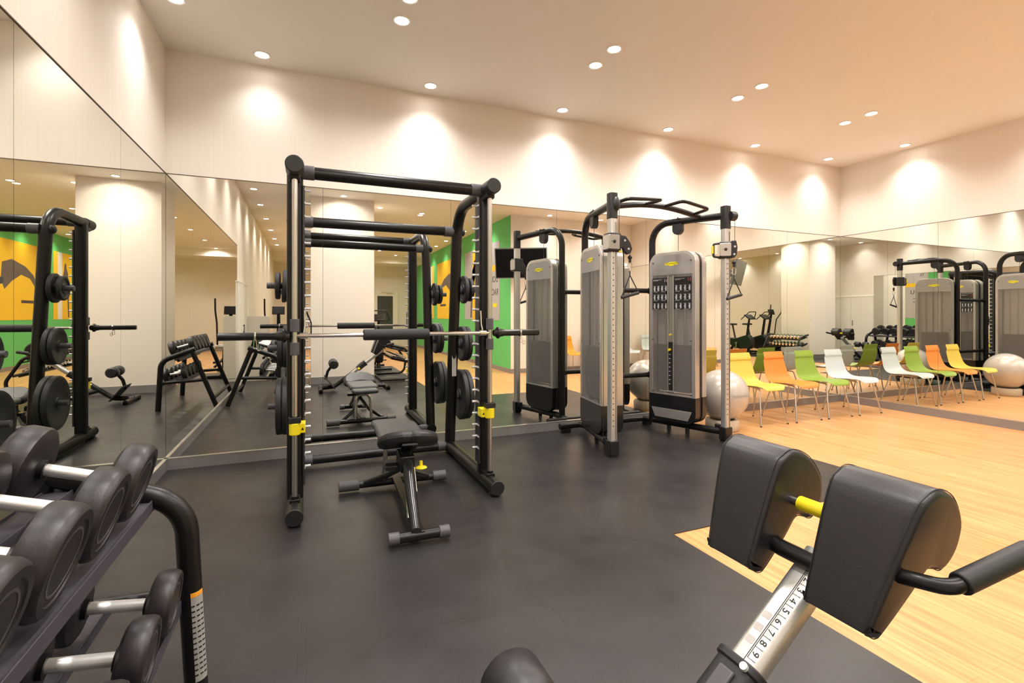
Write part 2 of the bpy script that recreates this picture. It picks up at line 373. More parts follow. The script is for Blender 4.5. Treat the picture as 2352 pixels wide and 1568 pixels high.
# ---------------------------------------------------------------- downlights
RING = MB().lathe([(.050, 0), (.066, 0), (.066, -.004), (.060, -.009), (.050, -.006)], 28, closed=True)
LENS = MB().lathe([(.0, -.001), (.050, -.001), (.050, -.004), (.0, -.004)], 28)
def lampdata(pw, ang, blend):
    l = bpy.data.lights.new('downlight_beam', 'SPOT'); l.energy = pw; l.color = LAMP_COL; l.spot_size = math.radians(ang); l.spot_blend = blend; l.shadow_soft_size = .045; return l
L_WALL = lampdata(LAMP_W*.62, 124, 1.0); L_WALL.shadow_soft_size = .09; L_WALL.color = (1, .985, .985); L_MID = lampdata(LAMP_W*1.1, 165, .6)
proto = thing('ceiling_downlight', '', 'ceiling light', (0, 0, H-.0005), group='g')
obj('trim_ring', RING, 'lamp_ring', proto); obj('lens', LENS, 'lamp', proto)
used = False
def downlight(x, y, label, group, data):
    global used
    if not used: r = proto; used = True; r.location = (x, y, H-.0005); r['label'] = label; r['group'] = group
    else: r = dup(proto, label, (x, y, H-.0005), group=group)
    o = bpy.data.objects.new('downlight_beam', data); COL.objects.link(o); o.parent = r; o.location = (0, 0, -.02)
for i, x in enumerate((-.338, 1.086, 2.503, 3.902, 5.297, 6.688)):
    downlight(x, 4.57, 'lit round downlight close to the long mirrored wall, %s from the left' % ORD[i], 'wall-washing downlights along the long wall', L_WALL)
for i, y in enumerate((3.99, 2.68, 1.37, .06, -1.25, -2.77, -4.37, -5.92, -7.24)):
    downlight(-.83, y, 'lit round downlight close to the left wall, %s from the mirrored corner' % ORD[i], 'wall-washing downlights along the left wall', L_WALL)
for i, y in enumerate((3.82, 2.4, 1.0)):
    downlight(7.05, y, 'lit round downlight close to the right wall, %s from the far corner' % ORD[i], 'wall-washing downlights along the right wall', L_WALL)
for j, (ya, nm) in enumerate(((3.36, 'over the machines'), (1.1, 'added over the room centre'))):  # room-centre pairs are added out of view to even the lighting
    for i, x in enumerate((.65, 2.317, 3.98, 5.61)):
        for k, dy in enumerate((0, .28)):
            downlight(x, ya+dy, 'lit round downlight %s, %s of the %s pair from the left' % (nm, ['nearer', 'farther'][k], ORD[i]), 'paired ceiling downlights', L_MID)
for x, y, nm in ((.63, .12, 'in front of the square column'), (1.38, -.62, 'at the right side of the square column'), (2.285, -1.04, 'behind the camera, rear one of a pair'), (2.285, -.85, 'behind the camera, front one of a pair'), (2.28, -3.13, 'in the cardio area centre'), (2.28, -5.8, 'far back in the cardio area'), (3.0, -8.5, 'before the glazed door'), (.6, -3.4, 'over the exercise bikes'), (.6, -5.1, 'beyond the exercise bikes'), (.6, -7.0, 'far left in the cardio area'), (2.28, -4.4, 'in the cardio area, beyond its centre one'), (2.28, -7.4, 'far back in the cardio area, nearer the glazed door'), (.6, -8.9, 'close to the far wall')):
    downlight(x, y, 'lit round ceiling downlight '+nm, 'single ceiling downlights', L_MID)
for i, y in enumerate((-1.35, -2.63, -4.43, -5.62, -7.2)):
    downlight(3.78, y, 'lit round downlight washing the green wall, %s from its corner' % ORD[i], 'downlights along the green wall', L_WALL)
for i, x in enumerate((4.9, 6.2)):
    downlight(x, .02, 'lit round downlight close to the rear cream wall, %s one' % ['left', 'right'][i], 'downlights along the rear wall', L_WALL)

# ---------------------------------------------------------------- power rack (smith machine)
rk = thing('smith_machine', 'black tubular power rack with chrome guide rods standing before the mirror', 'weight machine', (.58, 3.8, 0.006))
def R(mb, name, m, par=None, bevel=0): 
    o = obj(name, mb, m, par or rk, bevel)
    if not par: o.location = (-.58, -3.8, -.006)
    return o
ZT = 2.185
def legY(z): return 4.40-(z-.06)*(.25/2.1)
for s, X in ((-1, -.065), (1, 1.225)):
    inn = -s
    side = MB().tube([(X, 3.27, ZT), (X, 4.14, ZT), (X, 4.40, .06)], .047, .27, 20, 10)
    R(side, 'side_tube', 'black')
    R(MB().cyl((X, 3.18, .066), (X, 4.45, .066), .050, n=24), 'base_tube', 'black')
    R(MB().cyl((X, 3.168, .066), (X, 3.182, .066), .0515, n=24), 'end_cap', 'plast', bevel=.004)
    f_ = MB(); 
    for yy in (3.23, 4.38): f_.box(X-.035, X+.035, yy-.03, yy+.03, .006, .04)
    R(f_, 'rubber_foot', 'rubber', bevel=.004)
    R(MB().sweep([(X, 3.45, .1), (X, 3.45, ZT)], .049, 24, sq=3.2), 'upright', 'black')
    R(MB().cyl((X, 3.33, .10), (X, 3.33, ZT-.03), .0165, n=20), 'guide_rod', 'steel')
    # clamp where rod meets base
    R(MB().box(X-.03, X+.03, 3.30, 3.42, .105, .13).cyl((X, 3.33, .11), (X, 3.33, .15), .024), 'rod_socket', 'black', bevel=.004)
    R(MB().cyl((X, 3.235, ZT), (X, 3.40, ZT), .054, n=28), 'top_joint', 'plast', bevel=.006)
    R(MB().box(X-.035, X+.035, 3.31, 3.5, ZT-.075, ZT-.02), 'top_bracket', 'plast', bevel=.012)
    # peg rail on inner face
    R(MB().box(min(X+inn*.044, X+inn*.058), max(X+inn*.044, X+inn*.058), 3.41, 3.49, .18, 2.1), 'peg_rail', 'rail', bevel=.002)
    pg = None
    for k in range(22):
        z = 2.07-k*.085
        if pg is None:
            pg = R(MB().cyl((X+inn*.05, 3.45, 0), (X+inn*.093, 3.45, 0), .0085, n=12).box(min(X+inn*.056, X+inn*.060), max(X+inn*.056, X+inn*.060), 3.405, 3.46, -.006, .006), 'rack_peg', 'zinc'); pg.location = (-.58, -3.8, z)
        else:
            c = pg.copy(); COL.objects.link(c); c.parent = rk; c.location = (-.58, -3.8, z)
    # storage pins on the leaning leg
    for z in (1.497, 1.01, .54):
        y = legY(z)
        R(MB().cyl((X+s*.03, y, z), (X+s*.215, y, z), .0235, n=20).cyl((X+s*.04, y, z), (X+s*.062, y, z), .04, n=20), 'plate_pin', 'collar', bevel=.002)
    # stopper
    R(MB().box(X-.036, X+.036, 3.300, 3.36, .60, .637).cyl((X, 3.33, .60), (X, 3.33, .637), .032), 'stop_collar', 'plast', bevel=.003)
    st = R(MB().cyl((X, 3.33, .525), (X, 3.33, .60), .033, n=28).box(min(X+inn*.01, X+inn*.062), max(X+inn*.01, X+inn*.062), 3.335, 3.42, .53, .595), 'safety_stop', 'yellow', bevel=.005)
    st['label'] = 'yellow safety stop'
    mx = frame((X+inn*.045, 3.3345, .558), (1, 0, 0), (0, 0, 1))
    obj('warning_symbol', MB().prism([(-.009, -.008), (.009, -.008), (0, .009)], 0, .0006, 'z', mx), 'ink', st)
    # bar carriage
    R(MB().cyl((X, 3.33, 1.165), (X, 3.33, 1.246), .027, n=28), 'upper_slider', 'collar', bevel=.003)
    R(MB().cyl((X, 3.33, 1.020), (X, 3.33, 1.10), .027, n=28), 'lower_slider', 'collar', bevel=.003)
    R(MB().box(X-.012, X+.012, 3.345, 3.375, 1.03, 1.24).box(X-.018, X+.018, 3.33, 3.37, 1.12, 1.16), 'slider_plate', 'plast', bevel=.003)
    R(MB().tube([(X+inn*.05, 3.33, 1.14), (X+inn*.058, 3.345, 1.20), (X+inn*.058, 3.36, 1.30)], .006, .02, 10).cyl((X+inn*.03, 3.33, 1.14), (X+inn*.075, 3.33, 1.14), .022), 'lock_hook', 'chrome')
    dz = R(MB().box(X-.020, X+.02, legY(.85)-.0525, legY(.85)-.050, .72, .93), 'warning_sticker', 'decal') if s > 0 else None
    if dz: dz.rotation_euler = (0, 0, 0); obj('sticker_header', MB().box(X-.020, X+.02, legY(.85)-.0533, legY(.85)-.050, .915, .935), 'orange_decal', dz)
R(MB().cyl((-.02, 3.42, ZT), (1.18, 3.42, ZT), .040, n=24), 'front_crossbar', 'black')
R(MB().cyl((-.02, legY(2.0), 2.0), (1.18, legY(2.0), 2.0), .040, n=24), 'rear_crossbar', 'black')
R(MB().cyl((-.02, 4.40, .066), (1.18, 4.40, .066), .038, n=24), 'base_crossbar', 'black')
for (y, z, r) in ((3.42, ZT, .045), (legY(2.0), 2.0, .045), (4.40, .066, .043)):
    for a, b in ((-.03, .05), (1.11, 1.19)):
        R(MB().cyl((a, y, z), (b, y, z), r, n=24), 'crossbar_sleeve', 'collar', bevel=.003)
    if z == 2.0:
        for X, d in ((-.065, -1), (1.225, 1)):
            R(MB().sphere((X+d*.045, y, z), .038, 20, 10, .8, 1, 1), 'joint_cap', 'plast')
BZ = 1.14
bar = R(MB().cyl((-.06, 3.33, BZ), (1.22, 3.33, BZ), .0135, n=18), 'bar_shaft', 'chrome'); bar['label'] = 'chrome bar held between the sliders'
for s, X, e in ((-1, -.065, -.48), (1, 1.225, 1.615)):
    R(MB().cyl((X+s*.06, 3.33, BZ), (e, 3.33, BZ), .0235, n=24), 'bar_sleeve', 'black_gloss', bevel=.002)
    mx = frame((X+s*.025, 3.33, BZ), (0, 1, 0), (0, 0, s))
    R(MB().lathe([(.014, 0), (.022, .004), (.027, .02), (.042, .032), (.042, .042), (.030, .055), (.027, .075), (.024, .082)], 24, mx), 'bar_collar', 'black_gloss')
R(MB().tube([(.004, 3.34, 1.29), (.03, 3.36, 1.22), (.03, 3.4, 1.14)], .004, .02, 8), 'safety_cable', 'plast')
# foam pad on bar
o = obj('bar_pad', MB().sweep([(.345, 3.33, BZ), (.35, 3.33, BZ), (.775, 3.33, BZ), (.78, 3.33, BZ)], [.030, .0365, .0365, .030], 28), 'foam')
tag(o, 'black foam pad wrapped around the middle of the rack bar', 'pad')
def clip(X, s, label):
    mb = MB()
    mb.sweep([(X, 3.33+.0255*math.cos(t), BZ+.0255*math.sin(t)) for t in [PI*2*k/20 for k in range(21)]], .0035, 8, cap=False)
    mb.sweep([(X+.005*s, 3.33+.0265*math.cos(t), BZ+.0265*math.sin(t)) for t in [PI*2*k/20 for k in range(21)]], .0035, 8, cap=False)
    mb.tube([(X, 3.302, BZ), (X-.006, 3.302, BZ-.07), (X+.02, 3.300, BZ-.075), (X+.02, 3.302, BZ-.045)], .002, .008, 8)
    mb.tube([(X+.005, 3.305, BZ), (X+.016, 3.305, BZ-.085), (X+.034, 3.305, BZ-.085), (X+.032, 3.305, BZ-.055)], .002, .008, 8)
    tag(obj('spring_clip', mb, 'chrome'), label, 'clip', 'spring clips on the rack bar')
clip(-.285, 1, 'chrome spring clip on the left end of the rack bar'); clip(1.46, 1, 'chrome spring clip on the right end of the rack bar')
# weight plates
def plate_mesh(r, t):
    return MB().lathe([(.0245, -t/2), (.045, -t/2), (.048, -t*.28), (r*.72, -t*.28), (r*.78, -t/2), (r-.006, -t/2), (r, -t/2+.006), (r, t/2-.006), (r-.006, t/2), (r*.78, t/2), (r*.72, t*.28), (.048, t*.28), (.045, t/2), (.0245, t/2)], 44, closed=True)
PL = {}
def plate(r, t, X, z, label):
    y = legY(z)
    k = (r, t)
    if k not in PL:
        me = obj('weight_plate', plate_mesh(r, t), 'rubber'); PL[k] = me; o = me
    else:
        o = PL[k].copy(); COL.objects.link(o)
    o.location = (X, y, z-.0); o.rotation_euler = (0, PI/2, 0)
    tag(o, label, 'weight plate', 'weight plates stored on the rack')
for s, X0, nm in ((-1, -.065, 'left'), (1, 1.225, 'right')):
    for z, lv, ra, rb, t in ((1.497, 'upper', .125, .105, .034), (1.01, 'middle', .158, .155, .036), (.54, 'lowest', .228, .225, .042)):
        plate(ra, t, X0+s*(.066+t/2), z, 'black rubber weight plate, inner one on the %s pin at the rack\'s %s side' % (lv, nm))
        plate(rb, t, X0+s*(.066+t*1.5+(.02 if lv == 'upper' else .003)), z, 'black rubber weight plate, outer one on the %s pin at the rack\'s %s side' % (lv, nm))

# ---------------------------------------------------------------- adjustable bench inside the rack
bn = thing('adjustable_bench', 'low black adjustable workout bench with grey padded seat inside the power rack', 'bench', (.60, 3.3, .006), math.radians(-2))
def B(mb, n, m, bevel=0, par=None): return obj(n, mb, m, par or bn, bevel)
# local coords: y forward to mirror
B(MB().prism(rrect(-.155, .155, -.02, .50, .045), .0, .05), 'backrest', 'bench', .018).location = (0, -.02, .405)
hp = B(MB().prism(rrect(-.14, .14, 0, .17, [.05, .05, .02, .02]), 0, .045), 'head_pad', 'bench', .016); hp.location = (-.015, .51, .395)
B(MB().box(-.07, .07, .0, .55, .385, .404), 'backrest_plate', 'black', .004)
seat = smooth_loop([(-.185, .0), (-.19, -.10), (-.14, -.20), (-.05, -.245), (0, -.235), (.05, -.245), (.14, -.20), (.19, -.10), (.185, .0), (.10, .02), (0, -.01), (-.10, .02)], 3)
sm = B(MB().prism(seat[::-1], .0, .075), 'seat', 'leather', .03); sm.location = (.02, -.05, .385); sm.rotation_euler = (math.radians(-24), 0, math.radians(-4))
B(MB().box(-.05, .05, -.2, .0, -.02, .0), 'seat_plate', 'black', .004, sm)
B(MB().sweep([(-.02, -.62, .075), (-.01, -.42, .16), (0, -.22, .30), (0, -.10, .375)], [.028, .032, .036, .034], 16), 'front_strut', 'black_gloss')
B(MB().sweep([(-.035, -.46, .085), (-.02, -.3, .15), (-.02, -.16, .33)], .012, 10).sweep([(.035, -.28, .17), (.035, -.16, .34)], .011, 10), 'adjuster_link', 'chrome')
B(MB().cyl((-.15, -.60, .045), (.16, -.60, .045), .028, n=20), 'front_foot', 'black')
for a, b in ((-.17, -.11), (.11, .17)): B(MB().cyl((a, -.60, .045), (b, -.60, .045), .034, n=20), 'foot_sleeve', 'collar', .004)
B(MB().cyl((-.36, .36, .045), (.34, .36, .045), .026, n=20), 'rear_foot', 'black')
for a, b in ((-.40, -.26), (.27, .37)): B(MB().cyl((a, .36, .045), (b, .36, .045), .037, n=20), 'foot_sleeve', 'collar', .004)
B(MB().tube([(-.22, .33, .06), (-.09, .20, .14), (0, -.05, .27)], .02, .08, 12).tube([(.22, .33, .06), (.09, .20, .14), (0, -.05, .27)], .02, .08, 12), 'leg_brace', 'black_gloss')
B(MB().tube([(-.09, .36, .06), (-.075, .33, .34), (.075, .33, .34), (.09, .36, .06)], .016, .06, 12), 'support_hoop', 'steel')
B(MB().box(-.03, .03, -.62, .36, .055, .075).box(-.045, .045, -.20, .02, .27, .37), 'spine', 'black', .006)
B(MB().box(-.13, -.03, -.13, -.05, .27, .30).cyl((-.12, -.09, .285), (-.03, -.09, .285), .014), 'release_lever', 'black_gloss', .004)
kb = B(MB().cyl((.085, -.18, .33), (.085, -.18, .30), .010).sphere((.085, -.19, .29), .033, 20, 10, 1.1, 1, .36), 'adjustment_knob', 'yellow'); kb['label'] = 'yellow adjustment knob'

# ---------------------------------------------------------------- cable machine
ft = thing('cable_machine', 'dual silver and black cable machine with pull-up bars beside the power rack', 'weight machine', (3.2, 4.1, .006))
FO = (-3.2, -4.1, -.006)
def Fo(mb, n, m, bevel=0, par=None):
    o = obj(n, mb, m, par or ft, bevel)
    if par is None: o.location = FO
    return o
SPEC = [(-1, (2.53, 3.70), Vector((2.715, 4.17, 0)), Vector((.17, .985, 0)), (2.745, 4.52)),
        (1, (3.88, 3.70), Vector((3.70, 4.19, 0)), Vector((-.30, .954, 0)), (3.60, 4.48))]
def pill_logo(par, mx, w_):
    h = w_*.28
    o = obj('maker_logo', MB().prism(rrect(-w_/2, w_/2, -h*.28, h*.32, h*.08)+[], 0, .002, 'z', mx).prism(rrect(-w_*.17, w_*.17, -h*.5, h*.1, h*.12), 0, .0019, 'z', mx).prism(rrect(-w_*.2, w_*.36, -h*.1, h*.45, h*.12), 0, .0018, 'z', mx), 'logo_yellow', par)
    text('logo_lettering', 'TECHNOGYM', w_*.165, 'ink', mx @ Matrix.Translation((0, h*.03, .0022)), par, .0003, shear=.2, sx=1.0)
    return o
for s, (px, py), c, u, (ux, uy) in SPEC:
    u = u.normalized(); v = Vector((u.y, -u.x, 0))            # v points to +X
    mx = Matrix(((u.x, v.x, 0, c.x), (u.y, v.y, 0, c.y), (0, 0, 1, 0), (0, 0, 0, 1)))    # local (u along, v across, z)
    Lh = .275; T = .12; zb, zm, zt = .13, .41, 1.945
    # post, foot, top
    po = Fo(MB().sweep([(px, py, .1), (px, py, 2.2)], .036, 24, sq=5), 'post', 'alu')
    gr = MB()
    for z in [.28+.05*k for k in range(34)]: gr.cyl((px-.012, py-.0375, z), (px-.012, py-.030, z), .0055, n=8)
    obj('post_holes', gr, 'ink', po)
    obj('post_groove', MB().box(px+.006, px+.010, py-.0372, py-.03, .13, 2.1).box(px+.020, px+.022, py-.0372, py-.03, .13, 2.1), 'rail', po)
    Fo(MB().box(px-.046, px+.046, py-.046, py+.046, .02, .15).box(px-.04, px+.04, py-.04, py+.04, .006, .02), 'post_foot', 'black_gloss', .008)
    Fo(MB().sweep([(px, py, 2.13), (px, py, 2.36)], .042, 20, sq=4), 'post_cap', 'plast', .005)
    # base tube, top tube, upright
    d = Vector((ux-px, uy-py, 0))
    Fo(MB().cyl((px, py, .095), (ux, uy, .095), .034, n=18), 'base_tube', 'black')
    Fo(MB().tube([(px, py, 2.265), (ux, uy, 2.285), (ux, uy, .07)], .036, .20, 18, 9), 'top_tube', 'black')
    Fo(MB().cyl((px+s*.02, py-.03, 2.26), (px+s*.09, py-.03, 2.26), .048, n=26) if s > 0 else MB().sphere((px+.02, py-.035, 2.26), .045, 20, 12, .8, .7, 1.5), 'pulley_cover', 'plast', .004)
    q = Vector((px, py, 0)).lerp(Vector((ux, uy, 0)), .62)
    e = d.normalized(); m2 = Matrix(((e.x, e.y, 0, q.x), (e.y, -e.x, 0, q.y), (0, 0, 1, 0), (0, 0, 0, 1)))
    out = [(-.055, 2.25), (-.055, 2.19)]+[(-.055*math.cos(t), 2.19-.055*math.sin(t)) for t in [PI*k/10 for k in range(1, 10)]]+[(.055, 2.19), (.055, 2.25)]
    Fo(MB().prism(out, -.03, .03, 'y', m2), 'pulley_housing', 'plast', .005)
    Fo(MB().cyl((q.x, q.y, 2.15), (q.x, q.y, 1.9), .0025, n=6), 'steel_cable', 'ink')
    Fo(MB().box(-.05, .05, -.035, .035, 2.297, 2.306, m2).cyl((q.x-.03, q.y-.03, 2.30), (q.x-.03, q.y-.03, 2.316), .007).cyl((q.x, q.y, 2.30), (q.x, q.y, 2.316), .007), 'tube_bracket', 'plast')
    # tower: dark core, two silver shells with smoked windows, black lower shell
    def sh(a0, a1, b0, b1, r): return rrect(a0, a1, b0, b1, r, 8)
    tw = Fo(MB().ring(sh(-Lh+.012, Lh-.012, zb+.01, zt-.01, [.12, .12, .09, .09]), sh(-Lh+.03, Lh-.03, zb+.03, zt-.03, [.10, .10, .08, .08]), -.028, .028, 'y', mx), 'tower_core', 'plast')
    rb = MB()
    for k in range(12):
        z = .5+k*.115; rb.box(-Lh+.008, -Lh+.012, -.027, .027, z, z+.004, mx)
    obj('core_ribs', rb, 'rail', tw)
    for sd in (-1, 1):
        a, b = (sd*.028, sd*.112) if sd > 0 else (sd*.112, sd*.028)
        outer = sh(-Lh, Lh, zm, zt, [.13, .13, .002, .002]); inner = sh(-Lh+.045, Lh-.045, zm+.01, zt-.04, [.09, .09, .002, .002])
        obj('silver_shell', MB().ring(outer, inner, a, b, 'y', mx), 'silver', tw, .012)
        outer = sh(-Lh, Lh, zb, zm, [.002, .002, .11, .11])
        obj('lower_shell', MB().prism(outer, a, b, 'y', mx), 'black_gloss', tw, .010)
        pv = sd*.113
        hd = obj('header_panel', MB().prism(sh(-Lh+.035, Lh-.035, 1.70, zt-.03, [.10, .10, .002, .002]), min(pv, pv-sd*.006), max(pv, pv-sd*.006), 'y', mx), 'smoked_top', tw)
        face_in = (sd == -s)
        f0 = frame(c+u*0+v*(pv+sd*.0005)+Vector((0, 0, 1.80)), u*(-1 if sd < 0 else 1)*(1), (0, 0, 1))
        # local z must point outwards (sd*v)
        f0 = frame(c+v*(pv+sd*.0005)+Vector((0, 0, 1.815)), Vector((0, 0, 1)).cross(v*sd), (0, 0, 1))
        pill_logo(tw, f0, .155)
        lens_ = obj('smoked_window', MB().box(-Lh+.035, Lh-.035, min(pv, pv-sd*.004), max(pv, pv-sd*.004), zm+.005, 1.70, mx), 'smoked', tw)
        sc = MB()
        for uu in (-Lh+.05, Lh-.05):
            for zz in (zm+.03, 1.0, zt-.11): sc.cyl(mx @ Vector((uu, pv, zz)), mx @ Vector((uu, pv+sd*.004, zz)), .007, n=10)
        for uu in (-.15, .17): sc.cyl(mx @ Vector((uu, sd*.11, zb+.05)), mx @ Vector((uu, sd*.116, zb+.05)), .006, n=10)
        obj('screw', sc, 'plast', tw)
        if face_in:
            # instruction placards either side of the slot
            U = Vector((0, 0, 1)).cross(v*sd)          # right direction when looking at the face
            for (c0, c1) in ((-.232, -.045), (.03, .232)):
                cc = (c0+c1)/2; fr = frame(c+v*(pv+sd*.0008)+U*cc+Vector((0, 0, 1.50)), U, (0, 0, 1)); wd = c1-c0
                pk = obj('instruction_placard', MB().box(-wd/2, wd/2, -.17, .17, 0, .0015, fr), 'ink', tw)
                fg = MB()
                for rr in range(3):
                    for cl in range(4):
                        x = -wd/2+wd*(.13+.25*cl); y = .055-.095*rr
                        fg.box(x-.004, x+.006, y-.026, y+.020, .0016, .002, fr); fg.box(x+.010, x+.0125, y-.026, y+.028, .0016, .002, fr); fg.box(x-.014, x+.0125, y+.028, y+.030, .0016, .002, fr)
                        fg.box(x-.012, x-.004, y-.004, y+.001, .0016, .002, fr); fg.box(x-.001, x+.005, y+.021, y+.027, .0016, .002, fr)
                    for x0 in (-.42, .08): fg.box(wd*x0, wd*(x0+.26), .055-.095*rr-.036, .055-.095*rr-.033, .0016, .002, fr)
                fg.box(-wd*.45, wd*.12, .150, .153, .0016, .002, fr); fg.box(-wd*.45, -wd*.12, .141, .144, .0016, .002, fr)
                obj('exercise_figures', fg, 'white_print', pk)
                obj('muscle_diagram', MB().box(wd*.30, wd*.345, .125, .155, .0016, .002, fr).box(wd*.42, wd*.465, .125, .155, .0016, .002, fr), 'red' if c0 > 0 else 'grey_ink', pk)
            fs = frame(c+v*(pv+sd*.001)+U*(-.008)+Vector((0, 0, 1.0)), U, (0, 0, 1))
            obj('slot_frame', MB().box(-.036, -.028, -.54, .69, 0, .006, fs).box(.028, .036, -.54, .69, 0, .006, fs).box(-.036, .036, -.555, -.54, 0, .006, fs), 'alu', tw, .001)
            obj('slot_guide_rod', MB().cyl(fs @ Vector((-.01, .0, -.004)), fs @ Vector((-.01, .68, -.004)), .006).cyl(fs @ Vector((.012, .0, -.004)), fs @ Vector((.012, .68, -.004)), .006), 'steel', tw)
            ss = obj('weight_scale', MB().box(-.026, .026, -.53, -.02, -.003, .003, fs), 'ink', tw)
            nm = MB()
            for k in range(9): nm.box(-.018, -.002, -.47+.045*k, -.462+.045*k, .003, .0036, fs)
            obj('scale_marks', nm, 'white_print', ss)
            obj('selector_pin', MB().cyl(fs @ Vector((-.006, -.10, 0)), fs @ Vector((-.006, -.10, .03)), .013).cyl(fs @ Vector((.004, .06, 0)), fs @ Vector((.004, .06, .03)), .010), 'yellow', tw)
            # foot step
            obj('step_plate', MB().prism([(-.245, .10), (.235, .10), (.19, .0), (-.20, .0)], 0, .006, 'z', frame(c+v*(pv+sd*.0)+U*.0+Vector((0, 0, .165)), U, (0, 0, 1))), 'silver', tw, .002)
    obj('tower_backing', MB().prism(sh(-Lh+.04, Lh-.04, .44, zt-.04, .09), -.003, .003, 'y', mx), 'backing', tw)
    ws = obj('weight_stack', MB().box(-.19, .19, -.075, .075, .45, .95, mx), 'stack', tw, .003)
    st_ = MB()
    for k in range(14): st_.box(-.191, .191, -.0765, .0765, .47+k*.036, .4725+k*.036, mx)
    obj('stack_gaps', st_, 'ink', ws)
    gd = MB()
    for uu in (-.12, -.02, .10):
        for vv in (-.05, .05): gd.cyl(mx @ Vector((uu, vv, .9)), mx @ Vector((uu, vv, 1.86)), .012, n=12)
    obj('guide_rods', gd, 'steel', tw)
    fb = MB()
    for uu in (-.12, .1): fb.cyl(mx @ Vector((uu, 0, .01)), mx @ Vector((uu, 0, zb+.02)), .022, n=14)
    Fo(fb, 'levelling_foot', 'rubber')
    # carriage on post
    zc = 1.92
    k_ = -.0
    ra = math.radians(-34 if s > 0 else -6)
    cm = Matrix.Translation((px, py, zc)) @ Matrix.Rotation(ra, 4, 'Z')
    ca = Fo(MB().prism(rrect(-.062, .060, -.086, .080, .012), -.058, .055, 'y', cm), 'pulley_carriage', 'plast', .010)
    obj('carriage_plate', MB().prism(rrect(-.064, .040, -.066, .062, .010), -.066, -.056, 'y', cm).prism(rrect(-.060, .052, -.066, .062, .010), -.066, -.058, 'x', cm), 'silver', ca, .002)
    obj('carriage_knob', MB().cyl(cm @ Vector((-.012, -.064, 0)), cm @ Vector((-.012, -.075, 0)), .017, .012).cyl(cm @ Vector((-.04, -.064, 0)), cm @ Vector((-.04, -.0685, 0)), .004), 'plast', ca)
    go = [(.040, .060), (.10, .055), (.145, .0), (.165, -.06), (.150, -.10), (.118, -.112), (.088, -.085), (.075, -.055), (.040, -.06)] if s < 0 else [(.040, .085), (.085, .088), (.098, .02), (.090, -.055), (.070, -.085), (.040, -.085)]
    obj('pulley_guard', MB().prism(go, -.068, -.03, 'y', cm), 'collar' if False else 'plast', ca, .006)
    b1_, b2_ = ((.088, .012), (.125, -.062)) if s < 0 else ((.072, .025), (.066, -.05))
    obj('guard_bolts', MB().cyl(cm @ Vector((b1_[0], -.073, b1_[1])), cm @ Vector((b1_[0], -.06, b1_[1])), .010).cyl(cm @ Vector((b2_[0], -.073, b2_[1])), cm @ Vector((b2_[0], -.06, b2_[1])), .010), 'alu', ca)
    if s > 0:
        hb = obj('carriage_handle', MB().tube([(-.05, -.03, .068), (-.122, -.04, .055), (-.122, -.04, -.068), (-.05, -.03, -.078)], .011, .014, 12, 7, cm), 'plast', ca)
        obj('handle_grip', MB().box(-.140, -.124, -.058, -.022, -.040, .036, cm), 'yellow', hb, .003)
    else:
        obj('handle_grip', MB().box(.034, .062, -.066, -.02, -.090, -.080, cm), 'yellow', ca)
    Fo(MB().cyl((px+s*.085 if s > 0 else px+.05, py-.035, zc+.05), (px+s*.085 if s > 0 else px+.05, py-.035, 2.25), .0025, n=6).cyl((px+s*.06, py+.05, .15), (px+s*.06, py+.05, zc-.05), .0025, n=6), 'steel_cable', 'ink')
    Fo(MB().cyl((px+s*.0, py+.10, .10), (px+s*.0, py+.10, .155), .03), 'base_pulley', 'black_gloss', .004)
    # hanging grip handle (own thing)
    hx = px+(.148 if s < 0 else -.005); hy = py-.06 if s < 0 else py-.11; hz = zc-.135
    hn = thing('grip_handle', 'black triangular strap handle hanging from the %s post of the cable machine' % ('left' if s < 0 else 'right'), 'handle', (hx, hy, hz), math.radians(-32), 'strap handles on the cable machine')
    obj('stop_ball', MB().sphere((0, 0, 0), .020, 18, 10).cyl((0, 0, -.01), (0, 0, -.045), .012).cyl((0, 0, .0), (0, 0, .03), .004), 'plast', hn)
    obj('carabiner', MB().sweep(fillet([(0, 0, -.045), (.018, 0, -.06), (.014, 0, -.115), (0, 0, -.125), (-.014, 0, -.115), (-.018, 0, -.06), (0, 0, -.045)], .006, 4), .003, 8), 'chrome', hn)
    hw = .078; tl = (-hw, -.045, -.36); tr = (hw, .03, -.315)
    obj('strap', MB().sweep([(0, 0, -.122), (0, 0, -.16), tl], .0055, 8).sweep([(0, 0, -.16), tr], .0055, 8), 'plast', hn)
    obj('grip', MB().cyl(tl, tr, .0155, n=18), 'rubber', hn, .003)
# pull-up bar and loops
ar = [(2.60+1.19*k/14, 3.95, 2.285+.075*math.sin(PI*k/14)) for k in range(15)]
Fo(MB().sweep(ar, .027, 16), 'pull_up_bar', 'black')
for pts in ([(2.70, 3.95, 2.33), (2.72, 3.72, 2.335), (3.10, 3.70, 2.355), (3.08, 3.95, 2.36)], [(3.32, 3.95, 2.36), (3.34, 3.70, 2.365), (3.68, 3.72, 2.32), (3.70, 3.95, 2.31)]):
    Fo(MB().tube(pts, .0165, .05, 14), 'pull_up_grip', 'black')
for z in (1.54, .60):
    Fo(MB().cyl((2.75, 4.50, z), (3.6, 4.48, z), .027, n=18).cyl((2.75, 4.50, z), (2.80, 4.50, z), .034).cyl((3.55, 4.48, z), (3.6, 4.48, z), .034), 'tower_crossbar', 'black')
Fo(MB().cyl((2.50, 4.63, .075), (3.75, 4.63, .075), .030, n=18).box(2.53, 2.62, 4.60, 4.66, .006, .05).box(3.6, 3.69, 4.60, 4.66, .006, .05), 'rear_base_bar', 'black')
for x_, y_ in ((2.745, 4.5), (3.6, 4.48)): Fo(MB().cyl((x_, y_, .09), (x_, 4.63, .08), .03), 'base_link', 'black')

